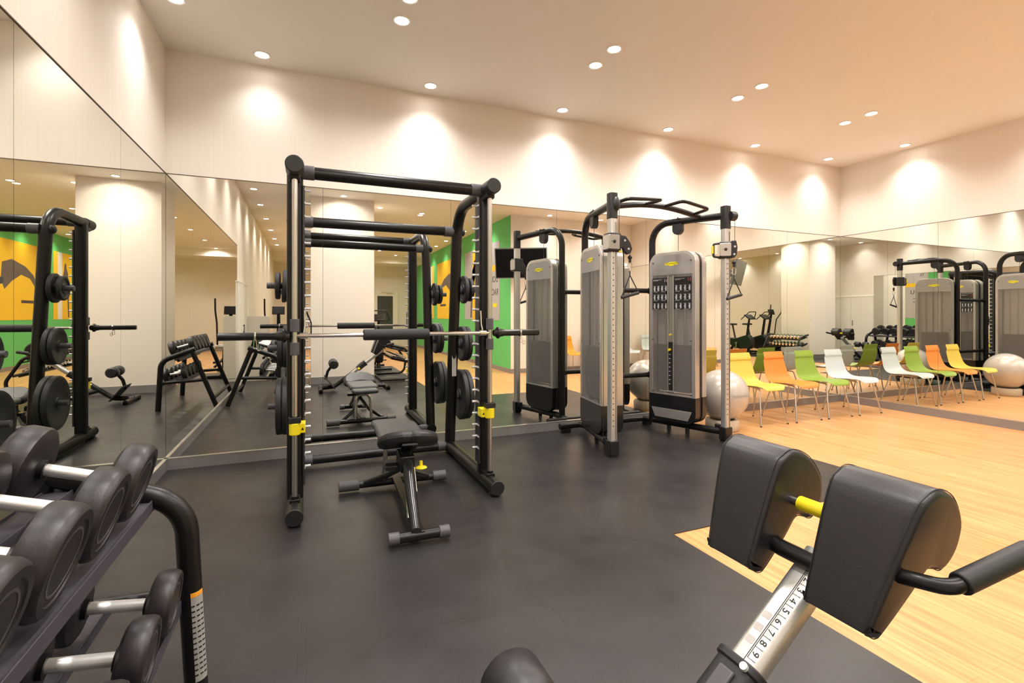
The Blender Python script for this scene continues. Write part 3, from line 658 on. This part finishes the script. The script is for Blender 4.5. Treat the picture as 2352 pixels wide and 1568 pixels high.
# ---------------------------------------------------------------- roman chair (hyperextension bench), foreground
rc = thing('hyperextension_bench', 'black hyperextension bench with two big thigh pads and numbered chrome slider', 'exercise bench', (.7, .85, .006))
RO = (-.7, -.85, -.006)
def C(mb, n, m, bevel=0, par=None, seg=3):
    o = obj(n, mb, m, par or rc, bevel, seg=seg)
    if par is None: o.location = RO
    return o
YC = .85
dirv = Vector((.78, 0, .60)).normalized()      # slider direction, up and forward
nrm = Vector((-dirv.z, 0, dirv.x))             # normal of slider's upper face
P0 = Vector((.935, YC-.015, .450))
def at(t, n=0, y=0): return P0+dirv*t+nrm*n+Vector((0, y, 0))
sl_fr = frame(P0, dirv, (0, 1, 0))             # local x along, y across, z = x cross y
if sl_fr.to_3x3().col[2].dot(nrm) < 0: sl_fr = frame(P0, dirv, (0, -1, 0))
sgn = 1 if (sl_fr.to_3x3() @ Vector((0, 1, 0))).y > 0 else -1
SF = sl_fr @ Matrix.Diagonal((1, -sgn, 1, 1))      # printed side faces the near side (-Y)
sld = C(MB().prism(rrect(-.042, .042, -.030, .030, .024), -.30, .34, 'x', sl_fr), 'slider_tube', 'alu', .001)
sld['label'] = 'chrome slider tube with a printed scale'
obj('slider_groove', MB().box(-.02, .32, .004, .006, .0295, .0303, SF).box(-.02, .32, -.029, -.028, .0295, .0303, SF), 'rail', sld)
nb = MB()
for k in range(3): nb.prism(rrect(.055+.035*k-.006, .055+.035*k+.012, -.020, .0, .003), .0296, .0306, 'z', SF)
obj('slider_notches', nb, 'silver', sld)
ln = MB(); ys_ = (.0085, .030)
for k in range(9): ln.box(.02+.031*k, .021+.031*k, min(ys_), max(ys_), .0295, .0308, SF)
ln.box(.02, .30, .0085, .0095, .0295, .0308, SF)
lo = obj('scale_lines', ln, 'ink', sld)
for k, ch in enumerate('98765432'):
    c_ = SF @ Vector((.036+.031*k, .0195, .0306))
    text('scale_number', ch, .024, 'ink', frame(tuple(c_), -dirv, (0, -1, 0)), sld, .0003)
# collar
C(MB().prism(rrect(-.056, .056, -.044, .044, .03), -.16, .0, 'x', sl_fr), 'slider_collar', 'plast', .006)
C(MB().prism(rrect(-.062, .062, -.050, .050, .034), -.012, .008, 'x', sl_fr), 'collar_rim', 'plast', .004)
C(MB().box(-.12, -.03, -.02, .02, .042, .052, sl_fr), 'collar_badge', 'collar', .004)
C(MB().cyl(sl_fr @ Vector((-.006, -.03*sgn, .046)), sl_fr @ Vector((-.006, -.03*sgn, .056)), .009, n=16), 'collar_screw', 'white_print')
C(MB().cyl(at(-.13, .0, .05), at(-.145, 0, .085), .008).sphere(tuple(at(-.145, 0, .092)), .022), 'release_knob', 'yellow')
C(MB().cyl(at(-.04, .0, -.05), at(-.04, 0, -.10), .008).sphere(tuple(at(-.04, 0, -.11)), .02), 'side_knob', 'plast')
# lower beam and base
C(MB().tube([tuple(at(-.02)), (.44, YC, .075), (.20, YC, .055)], .034, .10, 18), 'main_beam', 'black')
C(MB().cyl((.22, YC-.30, .045), (.22, YC+.30, .045), .03, n=18).box(.19, .25, YC-.30, YC-.24, .006, .04).box(.19, .25, YC+.24, YC+.30, .006, .04), 'front_base_bar', 'black')
C(MB().tube([(.60, YC, .20), (1.05, YC, .06), (1.30, YC, .045)], .03, .1, 16), 'rear_strut', 'black')
C(MB().cyl((1.28, YC-.28, .045), (1.28, YC+.28, .045), .03, n=18).box(1.25, 1.31, YC-.28, YC-.22, .006, .04).box(1.25, 1.31, YC+.22, YC+.28, .006, .04), 'rear_base_bar', 'black')
fp = frame((.36, YC, .155), (-.62, 0, .78), (0, 1, 0))
C(MB().prism(rrect(-.13, .13, -.20, .20, .02), -.006, .006, 'z', fp), 'foot_plate', 'rubber', .002)
C(MB().tube([(.30, YC, .20), (.33, YC, .33), (.42, YC, .455)], .022, .08, 14), 'roller_arm', 'black')
for a, b in ((-.175, -.035), (.035, .175)):
    ro = C(MB().sweep([(.42, YC+a, .455), (.42, YC+a+.02, .455), (.42, YC+b-.02, .455), (.42, YC+b, .455)], [.058, .074, .074, .058], 32), 'ankle_roller', 'leather')
    e = b if b > 0 and a > 0 else a
    obj('roller_cap', MB().cyl((.42, YC+e-.004, .455), (.42, YC+e+.004, .455), .03), 'plast', ro)
# pads: profile in the slider plane (s along machine +X, z up) extruded across Y
def padprof():
    # thigh surface steep towards the user, rounded crown, tucked nose on far side
    k = [(-.105, -.165), (-.125, -.150), (-.120, -.12), (-.035, .120), (.005, .168), (.050, .180), (.115, .150), (.165, .085), (.172, .02), (.155, -.025), (.125, -.048), (.09, -.035), (.06, -.035), (.02, -.085), (-.055, -.165), (-.08, -.178)]
    return k
pp = smooth_loop(padprof())
PCX, PCZ = 1.165, .752
pp = [(a*.93, b*.87) for a, b in pp]
for sd in (-1, 1):
    def PP(a, b, e):                 # e: -1..1 across the pad; the pad narrows and closes in towards its lower end
        t = min(max((b+.155)/.31, 0), 1); hw_ = .069+.033*t; c_ = YC+sd*(.142+.022*t)
        return (PCX+a, c_+e*hw_, PCZ+b)
    n = len(pp); V = []; Fc = []
    ar_ = sum(pp[k][0]*pp[(k+1) % n][1]-pp[(k+1) % n][0]*pp[k][1] for k in range(n))
    nm_ = []
    for k in range(n):
        t_ = Vector(pp[(k+1) % n])-Vector(pp[k-1]); t_.normalize(); nm_.append(Vector((-t_.y, t_.x))*(1 if ar_ > 0 else -1))
    lv = [(sg*(.80+.20*math.sin(PI/2*k/5)), .017*(1-math.cos(PI/2*k/5))) for sg, ks in ((-1, (5, 4, 3, 2, 1, 0)), (1, (0, 1, 2, 3, 4, 5))) for k in ks]
    for e, dd in lv: V += [PP(a+nm_[k].x*dd, b+nm_[k].y*dd, e) for k, (a, b) in enumerate(pp)]
    for i in range(len(lv)-1):
        for j in range(n): q = (j+1) % n; Fc.append((i*n+j, i*n+q, (i+1)*n+q, (i+1)*n+j))
    Fc += [tuple(range(n))[::-1], tuple(range((len(lv)-1)*n, len(lv)*n))]
    mb = MB(); mb.add(V, Fc); pd = C(mb, 'thigh_pad', 'leather')
    for e in (-.9, .9): obj('pad_seam', MB().sweep([PP(a, b, e) for a, b in pp]+[PP(*pp[0], e)], .0012, 6, cap=False), 'ink', pd)
# bracket, yellow grip bar, handles
C(MB().tube([(1.16, YC-.2, .70), (1.14, YC-.06, .665), (1.14, YC+.06, .665), (1.16, YC+.2, .70)], .021, .05, 14), 'pad_bracket', 'black')
C(MB().cyl((1.20, YC-.08, .775), (1.20, YC+.045, .775), .0185, n=18), 'grip_bar', 'yellow').update_tag()
C(MB().cyl((1.20, YC-.10, .775), (1.20, YC+.10, .775), .012), 'pad_axle', 'chrome')
for sd in (-1, 1):
    ox = .08 if sd > 0 else 0
    hd = C(MB().tube([(1.16+ox, YC+sd*.12, .70), (1.11+ox, YC+sd*.26, .745), (1.14+ox, YC+sd*.31, .745), (1.36, YC+sd*.34, .79)], .0150, .05, 14), 'side_handle', 'black')
    obj('handle_grip', MB().cyl((1.165+ox, YC+sd*.313+ox*.1, .750+ox*.18), (1.36, YC+sd*.34, .79), .0215, n=18), 'rubber', hd, .003)

# ---------------------------------------------------------------- dumbbell rack, left foreground
dr = thing('dumbbell_rack', 'black two-tier tubular dumbbell rack against the left mirrored wall', 'rack', (-.65, 1.2, .006))
DO = (.65, -1.2, -.006)
def D(mb, n, m, bevel=0, par=None):
    o = obj(n, mb, m, par or dr, bevel)
    if par is None: o.location = DO
    return o
for y, sd in ((1.86, 1), (.50, -1)):
    fr = D(MB().tube([(-.325, y, .012), (-.358, y, .665), (-.74, y, .815)], .033, [.15], 20, 12), 'end_frame', 'black')
    D(MB().cyl((-.70, y, .80), (-.99, y, .020), .030, n=18), 'rear_leg', 'black')
    D(MB().cyl((-.352, y, .375), (-.87, y, .40), .022, n=16), 'side_strut', 'black')
    if sd > 0:
        def patch(z0_, z1_):
            V = []; Fc = []
            for z in (z0_, z1_):
                x = -.325-(z-.006)*.05
                for rr in (.0325, .0338):
                    for k in range(9): a = math.radians(-80+9*k); V.append((x+rr*math.cos(a), y+rr*math.sin(a), z))
            for k in range(8): Fc += [(9+k, 10+k, 28+k, 27+k), (k, 18+k, 19+k, k+1), (k, k+1, 10+k, 9+k), (18+k, 27+k, 28+k, 19+k)]
            Fc += [(0, 9, 27, 18), (8, 26, 35, 17)]
            m__ = MB(); m__.add(V, Fc); return m__
        d_ = D(patch(.10, .37), 'warning_sticker', 'decal'); obj('sticker_header', patch(.371, .385), 'orange_decal', d_)
        tl_ = MB()
        for k in range(14):
            z = .12+k*.017; x = -.325-(z-.006)*.05
            for a0 in (-72, -48, -26): 
                a = math.radians(a0); tl_.box(-.001, .001, -.0045, .0045, 0, .004, Matrix.Translation((x+.0338*math.cos(a), y+.0338*math.sin(a), z)) @ Matrix.Rotation(a, 4, 'Z'))
        tl_ = obj('sticker_print', tl_, 'ink', d_)
def slope_tray(x0, z0_, x1, z1_, n):
    t = MB()
    for xx, zz in ((x0, z0_), (x1, z1_)):
        t.box(xx-.035, xx+.035, .50, 1.86, zz-.006, zz)
        t.box(xx-.037, xx-.033, .50, 1.86, zz-.03, zz+.006).box(xx+.033, xx+.037, .50, 1.86, zz-.03, zz+.006)
    return D(t, n, 'tray', .001)
slope_tray(-.475, .690, -.67, .75, 'upper_tray'); slope_tray(-.40, .360, -.585, .388, 'lower_tray')
D(MB().cyl((-.95, .5, .14), (-.95, 1.86, .14), .022, n=14).cyl((-.55, .5, .665), (-.55, 1.86, .665), .018), 'long_brace', 'black')
def dumbbell_parts(root, r, dist, ht, hr=.0155):
    for sx in (-1, 1):
        m_ = frame((sx*dist/2, 0, 0), (0, 1, 0), (0, 0, 1)) if sx > 0 else frame((sx*dist/2, 0, 0), (0, -1, 0), (0, 0, 1))
        h_ = obj('dumbbell_head', MB().lathe([(.02, -ht/2), (r*.80, -ht/2), (r*.97, -ht*.36), (r, -ht*.2), (r, ht*.25), (r*.96, ht*.42), (r*.90, ht/2), (r*.74, ht/2), (r*.72, ht/2-.003), (.0, ht/2-.003)], 36, m_), 'urethane', root)
        obj('head_ring', MB().ring([(r*.60*math.cos(t), r*.60*math.sin(t)) for t in [2*PI*k/28 for k in range(28)]], [(r*.55*math.cos(t), r*.55*math.sin(t)) for t in [2*PI*k/28 for k in range(28)]], ht/2-.004, ht/2-.0022, 'z', m_), 'collar', h_)
        obj('handle_collar', MB().cyl((sx*(dist/2-ht/2), 0, 0), (sx*(dist/2-ht/2-.012), 0, 0), .026, n=20), 'black', root)
    obj('dumbbell_handle', MB().cyl((-(dist/2-ht/2), 0, 0), (dist/2-ht/2, 0, 0), hr, n=12), 'satin', root)
pos = ['next to the far end frame', 'second from the far end', 'in the middle', 'second from the near end', 'next to the near end frame']
def dumbrow(r, dist, ht, xc, zc, tilt, shelf):
    first = None
    for i in range(5):
        y = 1.655-.235*i; lb = 'large black dumbbell on the %s tray, %s' % (shelf, pos[i])
        if first is None:
            first = thing('dumbbell', lb, 'dumbbell', (xc, y, zc), 0, 'dumbbells on the %s tray of the black rack' % shelf); first.rotation_euler = (0, tilt, 0)
            dumbbell_parts(first, r, dist, ht)
        else: dup(first, lb, (xc, y, zc))
dumbrow(.104, .23, .07, -.562, .845, math.atan2(.07, .23), 'upper'); dumbrow(.086, .21, .06, -.475, .472, math.atan2(.03, .21), 'lower')

# ---------------------------------------------------------------- stacking chairs
def shell_mesh():
    prof = [(-.240, .395, .135), (-.230, .424, .17), (-.195, .443, .205), (-.12, .443, .232), (0, .434, .240), (.08, .430, .236), (.14, .438, .226), (.185, .468, .214), (.21, .52, .204), (.230, .60, .194), (.250, .68, .184), (.256, .705, .181), (.244, .716, .178), (.248, .735, .176), (.266, .785, .172), (.269, .80, .169)]
    V = []; Fc = []; n = 9; th = .006
    for sgn_, off in ((0, 0), (1, th)):
        for i, (y, z, w_) in enumerate(prof):
            a = prof[max(i-1, 0)]; b = prof[min(i+1, len(prof)-1)]; t = Vector((0, b[0]-a[0], b[1]-a[1])).normalized(); nn = Vector((0, t.z, -t.y))
            for j in range(n):
                s_ = -1+2*j/(n-1)
                cup = .014*s_*s_*(1 if z < .5 else .6)
                p = Vector((s_*w_, y, z))-nn*(cup)+nn*off
                V.append(tuple(p))
    k = len(prof)
    for l in (0, 1):
        o = l*k*n
        for i in range(k-1):
            for j in range(n-1): Fc.append((o+i*n+j, o+i*n+j+1, o+(i+1)*n+j+1, o+(i+1)*n+j))
    o = k*n
    for i in range(k-1):
        for j in (0, n-1): Fc.append((i*n+j, (i+1)*n+j, o+(i+1)*n+j, o+i*n+j))
    for j in range(n-1):
        for i in (0, k-1): Fc.append((i*n+j, i*n+j+1, o+i*n+j+1, o+i*n+j))
    m_ = MB(); m_.add(V, Fc); return m_
def make_chair(label, loc, rz, color, group):
    t = thing('stacking_chair', label, 'chair', loc, rz, group)
    s_ = obj('chair_shell', shell_mesh(), color, t, subsurf=1)
    s_['label'] = 'moulded plastic shell'
    for x in (-1, 1):
        obj('leg', MB().tube([(x*.215, -.235, .004), (x*.15, -.16, .415), (x*.10, .0, .42)], .0085, .03, 12), 'steel', t)
        obj('leg', MB().tube([(x*.215, .245, .004), (x*.15, .14, .415), (x*.10, .0, .42)], .0085, .03, 12), 'steel', t)
    ftip = MB()
    for x in (-1, 1):
        for y in (-.236, .246): ftip.cyl((x*.215, y, 0), (x*.214, y, .012), .011)
    obj('foot_tips', ftip, 'rubber', t)
    obj('seat_rail', MB().cyl((-.12, -.06, .418), (.12, -.06, .418), .008).cyl((-.12, .07, .416), (.12, .07, .416), .008), 'steel', t)
    return t
G1 = 'row of chairs along the mirrored wall'
c0 = make_chair('yellow plastic chair with chrome legs beside the silver ball, leftmost of the row', (4.96, 4.25, 0), 0, 'chair_yellow', G1)
dup(c0, 'orange plastic chair with chrome legs between the yellow and green chairs', (5.525, 4.24, 0), mats={'chair_shell': 'chair_orange'})
dup(c0, 'green plastic chair with chrome legs between the orange and white chairs', (6.08, 4.235, 0), mats={'chair_shell': 'chair_green'})
dup(c0, 'white plastic chair with chrome legs at the right end of the row, by the corner', (6.645, 4.225, 0), mats={'chair_shell': 'chair_white'})
G2 = 'chairs along the rear wall'
for x, m_, lb in ((5.35, 'chair_amber', 'amber plastic chair standing alone against the rear wall under the television side'), (6.88, 'chair_white', 'white plastic chair against the rear wall near the mirrored corner')):
    dup(c0, lb, (x, .12, 0), (0, 0, PI), G2, mats={'chair_shell': m_})
dup(c0, 'bright yellow plastic chair against the rear wall between the amber and white ones', (5.95, .12, 0), (0, 0, PI), G2)

# ---------------------------------------------------------------- exercise ball on a ring
bl = obj('exercise_ball', MB().sphere((0, 0, 0), .277, 64, 40), 'ball'); bl.location = (4.27, 4.12, .385)
tag(bl, 'pearly silver exercise ball sitting in a cream ring behind the cable machine', 'ball')
d_ = Vector((-4.27, -4.12, 0)).normalized(); d2 = Matrix.Rotation(math.radians(42), 3, 'Z') @ d_
tx = Vector((0, 0, 1)).cross(d2)
text('ball_lettering', 'TECHNOGYM', .038, 'grey_ink', frame(tuple(d2*.2775+Vector((0, 0, .02))), tx, (0, 0, 1)), bl, .0006, shear=.2)
tag(obj('ball_ring', MB().lathe([(.13, 0), (.165, .0), (.175, .012), (.178, .10), (.165, .118), (.13, .118), (.125, .10), (.125, .01)], 40, closed=True), 'ballbase', bevel=.002, loc=(4.27, 4.12, .001)), 'cream ring stand on the wood floor under the silver ball', 'stand')

# ---------------------------------------------------------------- television on rear wall corner
tv = thing('television', 'flat black television angled on a wall arm at the green wall corner', 'television', (4.17, .12, 2.36))
TX = Vector((.86, .50, 0)).normalized(); tz = Matrix.Rotation(0, 3, 'Z')
up = (Matrix.Rotation(math.radians(-14), 3, TX) @ Vector((0, 0, 1)))
nrm_ = TX.cross(up)
if nrm_.y < 0: up = up
fr = frame((0, 0, 0), TX if nrm_.y > 0 else -TX, up)
obj('screen', MB().box(-.53, .53, -.30, .30, .022, .024, fr), 'screen', tv)
obj('casing', MB().box(-.55, .55, -.32, .32, -.02, .0215, fr), 'casing', tv, .004)
obj('wall_arm', MB().cyl((0, 0, 0), (.10, -.25, 0), .03).box(.02, .20, -.36, -.30, -.12, .12).box(.04, .18, -.30, -.16, -.09, .09), 'alu', tv, .004)

# ---------------------------------------------------------------- posters on the green wall (flat prints)
def poster(y0, y1, z0_, z1_, m, label, extras):
    p = obj('wall_poster', MB().box(XG-.010, XG-.0035, y0, y1, z0_, z1_), m); tag(p, label, 'poster', 'large posters on the green wall')
    for nm, out, mm in extras: obj(nm, MB().prism(out, XG-.0115, XG-.010, 'x'), mm, p)
    return p
fig = [(-.30, 1.2), (-.22, 1.2), (-.16, 1.9), (-.05, 2.25), (.02, 2.1), (.06, 1.75), (.14, 1.78), (.12, 2.3), (.03, 2.5), (.02, 2.62), (-.04, 2.72), (-.11, 2.68), (-.12, 2.56), (-.2, 2.45), (-.26, 2.1), (-.27, 1.7)]
p1 = poster(-1.85, -.92, 1.15, 2.98, 'poster_grey', 'tall grey poster with black words, nearest the corner of the green wall', [])
text('poster_words', 'DOU', .21, 'ink', frame((XG-.0105, -1.02, 2.10), (0, -1, 0), (0, 0, 1)), p1, .001, 'LEFT')
text('poster_words', 'RAC', .21, 'ink', frame((XG-.0105, -1.0, 1.80), (0, -1, 0), (0, 0, 1)), p1, .001, 'LEFT')
text('poster_words', 'TE', .13, 'ink', frame((XG-.0105, -1.05, 2.72), (0, -1, 0), (0, 0, 1)), p1, .001, 'LEFT')
obj('poster_band', MB().box(XG-.0115, XG-.010, -1.7, -1.10, 2.30, 2.44), 'poster_yellow', p1)
obj('poster_logo', MB().prism([(-1.22+.14*math.cos(t), 1.50+.055*math.sin(t)) for t in [2*PI*k/24 for k in range(24)]], XG-.0115, XG-.010, 'x'), 'logo_yellow', p1)
poster(-3.55, -1.95, 1.15, 2.98, 'poster_grey', 'tall grey and yellow poster of a stretching figure on the green wall', [('poster_panel', [(-2.9, 1.15), (-2.1, 1.15), (-2.1, 2.98), (-2.9, 2.98)], 'poster_yellow'), ('poster_figure', [(-2.6+a*1.6, b) for a, b in fig], 'poster_fig')])
arm = [(-6.4, 1.95), (-6.3, 1.90), (-6.0, 2.15), (-5.6, 2.22), (-5.2, 2.05), (-4.9, 1.85), (-4.75, 2.05), (-4.8, 2.45), (-5.2, 2.55), (-5.8, 2.42), (-6.15, 2.25)]
poster(-6.7, -4.55, 1.15, 2.98, 'poster_yellow', 'wide yellow poster of a reaching arm, third along the green wall', [('poster_figure', arm, 'poster_fig'), ('poster_print', [(-6.3, 1.55), (-5.6, 1.55), (-5.6, 1.62), (-6.3, 1.62)], 'stack')])
poster(-8.3, -7.2, 1.15, 2.98, 'poster_yellow', 'narrow yellow and white poster farthest along the green wall', [('poster_panel', [(-7.7, 1.15), (-7.45, 1.15), (-7.45, 2.98), (-7.7, 2.98)], 'poster_white'), ('poster_figure', [(-7.85+a, b) for a, b in fig], 'poster_fig')])

# ---------------------------------------------------------------- doors, cabinet
dm = struct('door_1', MB().box(XL, XL+.03, -1.0, -.36, 0, 1.82).box(XL, XL+.03, -.354, .27, 0, 1.82), 'frame_white', .002)
obj('door_handle', MB().cyl((XL+.05, -.30, .95), (XL+.05, -.30, 1.10), .007).box(XL+.03, XL+.05, -.305, -.295, .96, .975).box(XL+.03, XL+.05, -.305, -.295, 1.075, 1.09), 'rail', dm)
obj('door_frame', MB().box(XL, XL+.034, -1.02, .28, 1.82, 1.845), 'frame_white', dm)
df = struct('door_2', MB().box(2.50, 3.30, YF, YF+.03, 0, 2.12), 'frame_white', .002)
obj('glass_pane', MB().box(2.60, 3.20, YF+.03, YF+.035, .25, 2.02), 'doorglass', df)
obj('door_frame', MB().box(2.40, 2.50, YF, YF+.04, 0, 2.22).box(3.30, 3.40, YF, YF+.04, 0, 2.22).box(2.5, 3.3, YF, YF+.04, 2.12, 2.22), 'frame_white', df, .002)
obj('door_closer', MB().box(2.95, 3.2, YF+.04, YF+.09, 2.14, 2.19).box(2.75, 3.0, YF+.05, YF+.07, 2.16, 2.175), 'alu', df)
cb = thing('storage_cabinet', 'low cream cabinet standing against the left wall beyond the panel door', 'cabinet', (-.87, -1.3, .007))
obj('cabinet_body', MB().box(-.18, .18, -.28, .28, .06, 1.24).box(-.17, .17, -.27, .27, 0, .06), 'cab', cb, .003)
obj('cabinet_door', MB().box(.181, .196, -.27, .27, .08, 1.22), 'cab', cb, .002)

# ---------------------------------------------------------------- small chrome dumbbell rack beside the column
sr = thing('small_dumbbell_rack', 'small two-tier rack of chrome dumbbells standing against the square column', 'rack', (1.60, -.48, .006))
for y in (-.52, .52):
    obj('side_frame', MB().tube([(-.30, y, .03), (.33, y, .03), (.36, y, .28), (.16, y, .62), (-.16, y, .70)], .024, .14, 14), 'black', sr)
    obj('slanted_arm', MB().cyl((-.12, y, .46), (.28, y, .36), .02, n=12), 'black', sr)
for z, x in ((.60, .02), (.40, .06)):
    obj('tray', MB().box(x-.16, x+.16, -.52, .52, -.01, .01, Matrix.Translation((0, 0, z)) @ Matrix.Rotation(math.radians(14), 4, 'Y')), 'black', sr)
obj('long_brace', MB().cyl((-.28, -.52, .03), (-.28, .52, .03), .018).cyl((-.14, -.52, .69), (-.14, .52, .69), .018), 'black', sr)
first = None
for z, x, nm in ((.65, .02, 'upper'), (.45, .06, 'lower')):
    for i in range(9):
        lb = 'small chrome dumbbell on the %s tray of the small rack, %s from the rear' % (nm, ORD[i])
        loc = (1.60+x, -.48-.44+.11*i, z+.006); gg = 'chrome dumbbells on the %s tray of the small rack' % nm
        if first is None:
            first = thing('chrome_dumbbell', lb, 'dumbbell', loc, 0, gg); first.rotation_euler = (0, math.radians(14), 0)
            for sx in (-1, 1): obj('dumbbell_head', MB().sweep([(sx*.07, 0, 0), (sx*.076, 0, 0), (sx*.13, 0, 0), (sx*.138, 0, 0)], [.030, .039, .039, .032], 16), 'chrome', first)
            obj('dumbbell_handle', MB().cyl((-.075, 0, 0), (.075, 0, 0), .013, n=12), 'chrome', first)
        else: dup(first, lb, loc, group=gg)

# ---------------------------------------------------------------- cardio machines behind
def bike(loc, rz, label):
    t = thing('exercise_bike', label, 'exercise bike', loc, rz, 'exercise bikes behind the column')
    obj('bike_body', MB().prism(smooth_loop([(-.52, .22), (-.55, .45), (-.42, .62), (-.2, .58), (.1, .50), (.32, .52), (.36, .40), (.2, .25), (-.2, .16)]), -.09, .09, 'y'), 'black_gloss', t, .02)
    obj('base_bar', MB().cyl((-.5, -.28, .04), (-.5, .28, .04), .03).cyl((.45, -.25, .04), (.45, .25, .04), .03).cyl((-.5, 0, .06), (.45, 0, .06), .035), 'black', t)
    obj('front_leg', MB().cyl((-.42, 0, .06), (-.35, 0, .3), .04).cyl((.35, 0, .06), (.2, 0, .3), .04), 'black', t)
    obj('seat_post', MB().cyl((.12, 0, .45), (.24, 0, .93), .028), 'rail', t)
    obj('saddle', MB().prism(smooth_loop([(.06, 0), (.12, -.03), (.28, -.11), (.38, -.09), (.38, .09), (.28, .11), (.12, .03)]), .93, .985), 'leather', t, .012)
    obj('console_post', MB().cyl((-.32, 0, .5), (-.42, 0, 1.15), .04, .03), 'black', t)
    cn = obj('console', MB().box(-.12, .12, -.15, .15, -.02, .02, Matrix.Translation((-.44, 0, 1.2)) @ Matrix.Rotation(math.radians(-35), 4, 'Y')), 'black_gloss', t, .01)
    obj('handlebar', MB().tube([(-.30, -.22, 1.12), (-.40, -.25, 1.18), (-.55, -.14, 1.36), (-.55, .14, 1.36), (-.40, .25, 1.18), (-.30, .22, 1.12)], .014, .05, 12), 'rubber', t)
    obj('crank', MB().cyl((-.02, -.14, .36), (-.02, .14, .36), .03).box(-.035, -.005, .12, .135, .2, .36).box(-.035, -.005, -.135, -.12, .36, .52), 'steel', t)
    obj('pedal', MB().box(-.07, .03, .135, .23, .19, .21).box(-.07, .03, -.23, -.135, .51, .53), 'plast', t)
    return t
b1 = bike((.85, -2.3, .006), math.radians(-90), 'black exercise bike with hoop handlebar behind the column, nearer the left wall')
dup(b1, 'black exercise bike with hoop handlebar behind the column, nearer the green wall', (1.52, -2.3, .006), (0, 0, math.radians(-90)))
el = thing('elliptical_trainer', 'tall black elliptical trainer with upright arm levers by the left wall', 'cross trainer', (-.58, -2.6, .006), math.radians(90))
obj('flywheel_housing', MB().prism(smooth_loop([(-.5, .08), (-.55, .35), (-.35, .62), (.0, .55), (.1, .3), (.05, .08)]), -.13, .13, 'y'), 'black_gloss', el, .03)
obj('base_rail', MB().box(-.55, .95, -.05, .05, .02, .09).box(-.5, -.44, -.3, .3, .0, .06).box(.85, .92, -.28, .28, 0, .06), 'black', el, .01)
obj('console_mast', MB().cyl((-.35, 0, .5), (-.2, 0, 1.3), .05, .035), 'black', el)
obj('console', MB().box(-.02, .02, -.13, .13, -.09, .10, Matrix.Translation((-.2, 0, 1.36)) @ Matrix.Rotation(math.radians(-20), 4, 'Y')), 'screen', el, .01)
for y in (-.27, .27):
    obj('arm_lever', MB().tube([(-.3, y, .55), (-.22, y, 1.1), (-.02, y, 1.35), (.0, y, 1.62)], .018, .12, 12), 'rubber', el)
    obj('foot_beam', MB().cyl((-.3, y*.6, .3), (.75, y*.6, .22), .025).box(.25, .6, y*.6-.06, y*.6+.06, .27, .31), 'rail', el, .005)
    obj('pivot_hub', MB().cyl((-.3, y*.5, .56), (-.3, y*1.15, .56), .05), 'alu', el)
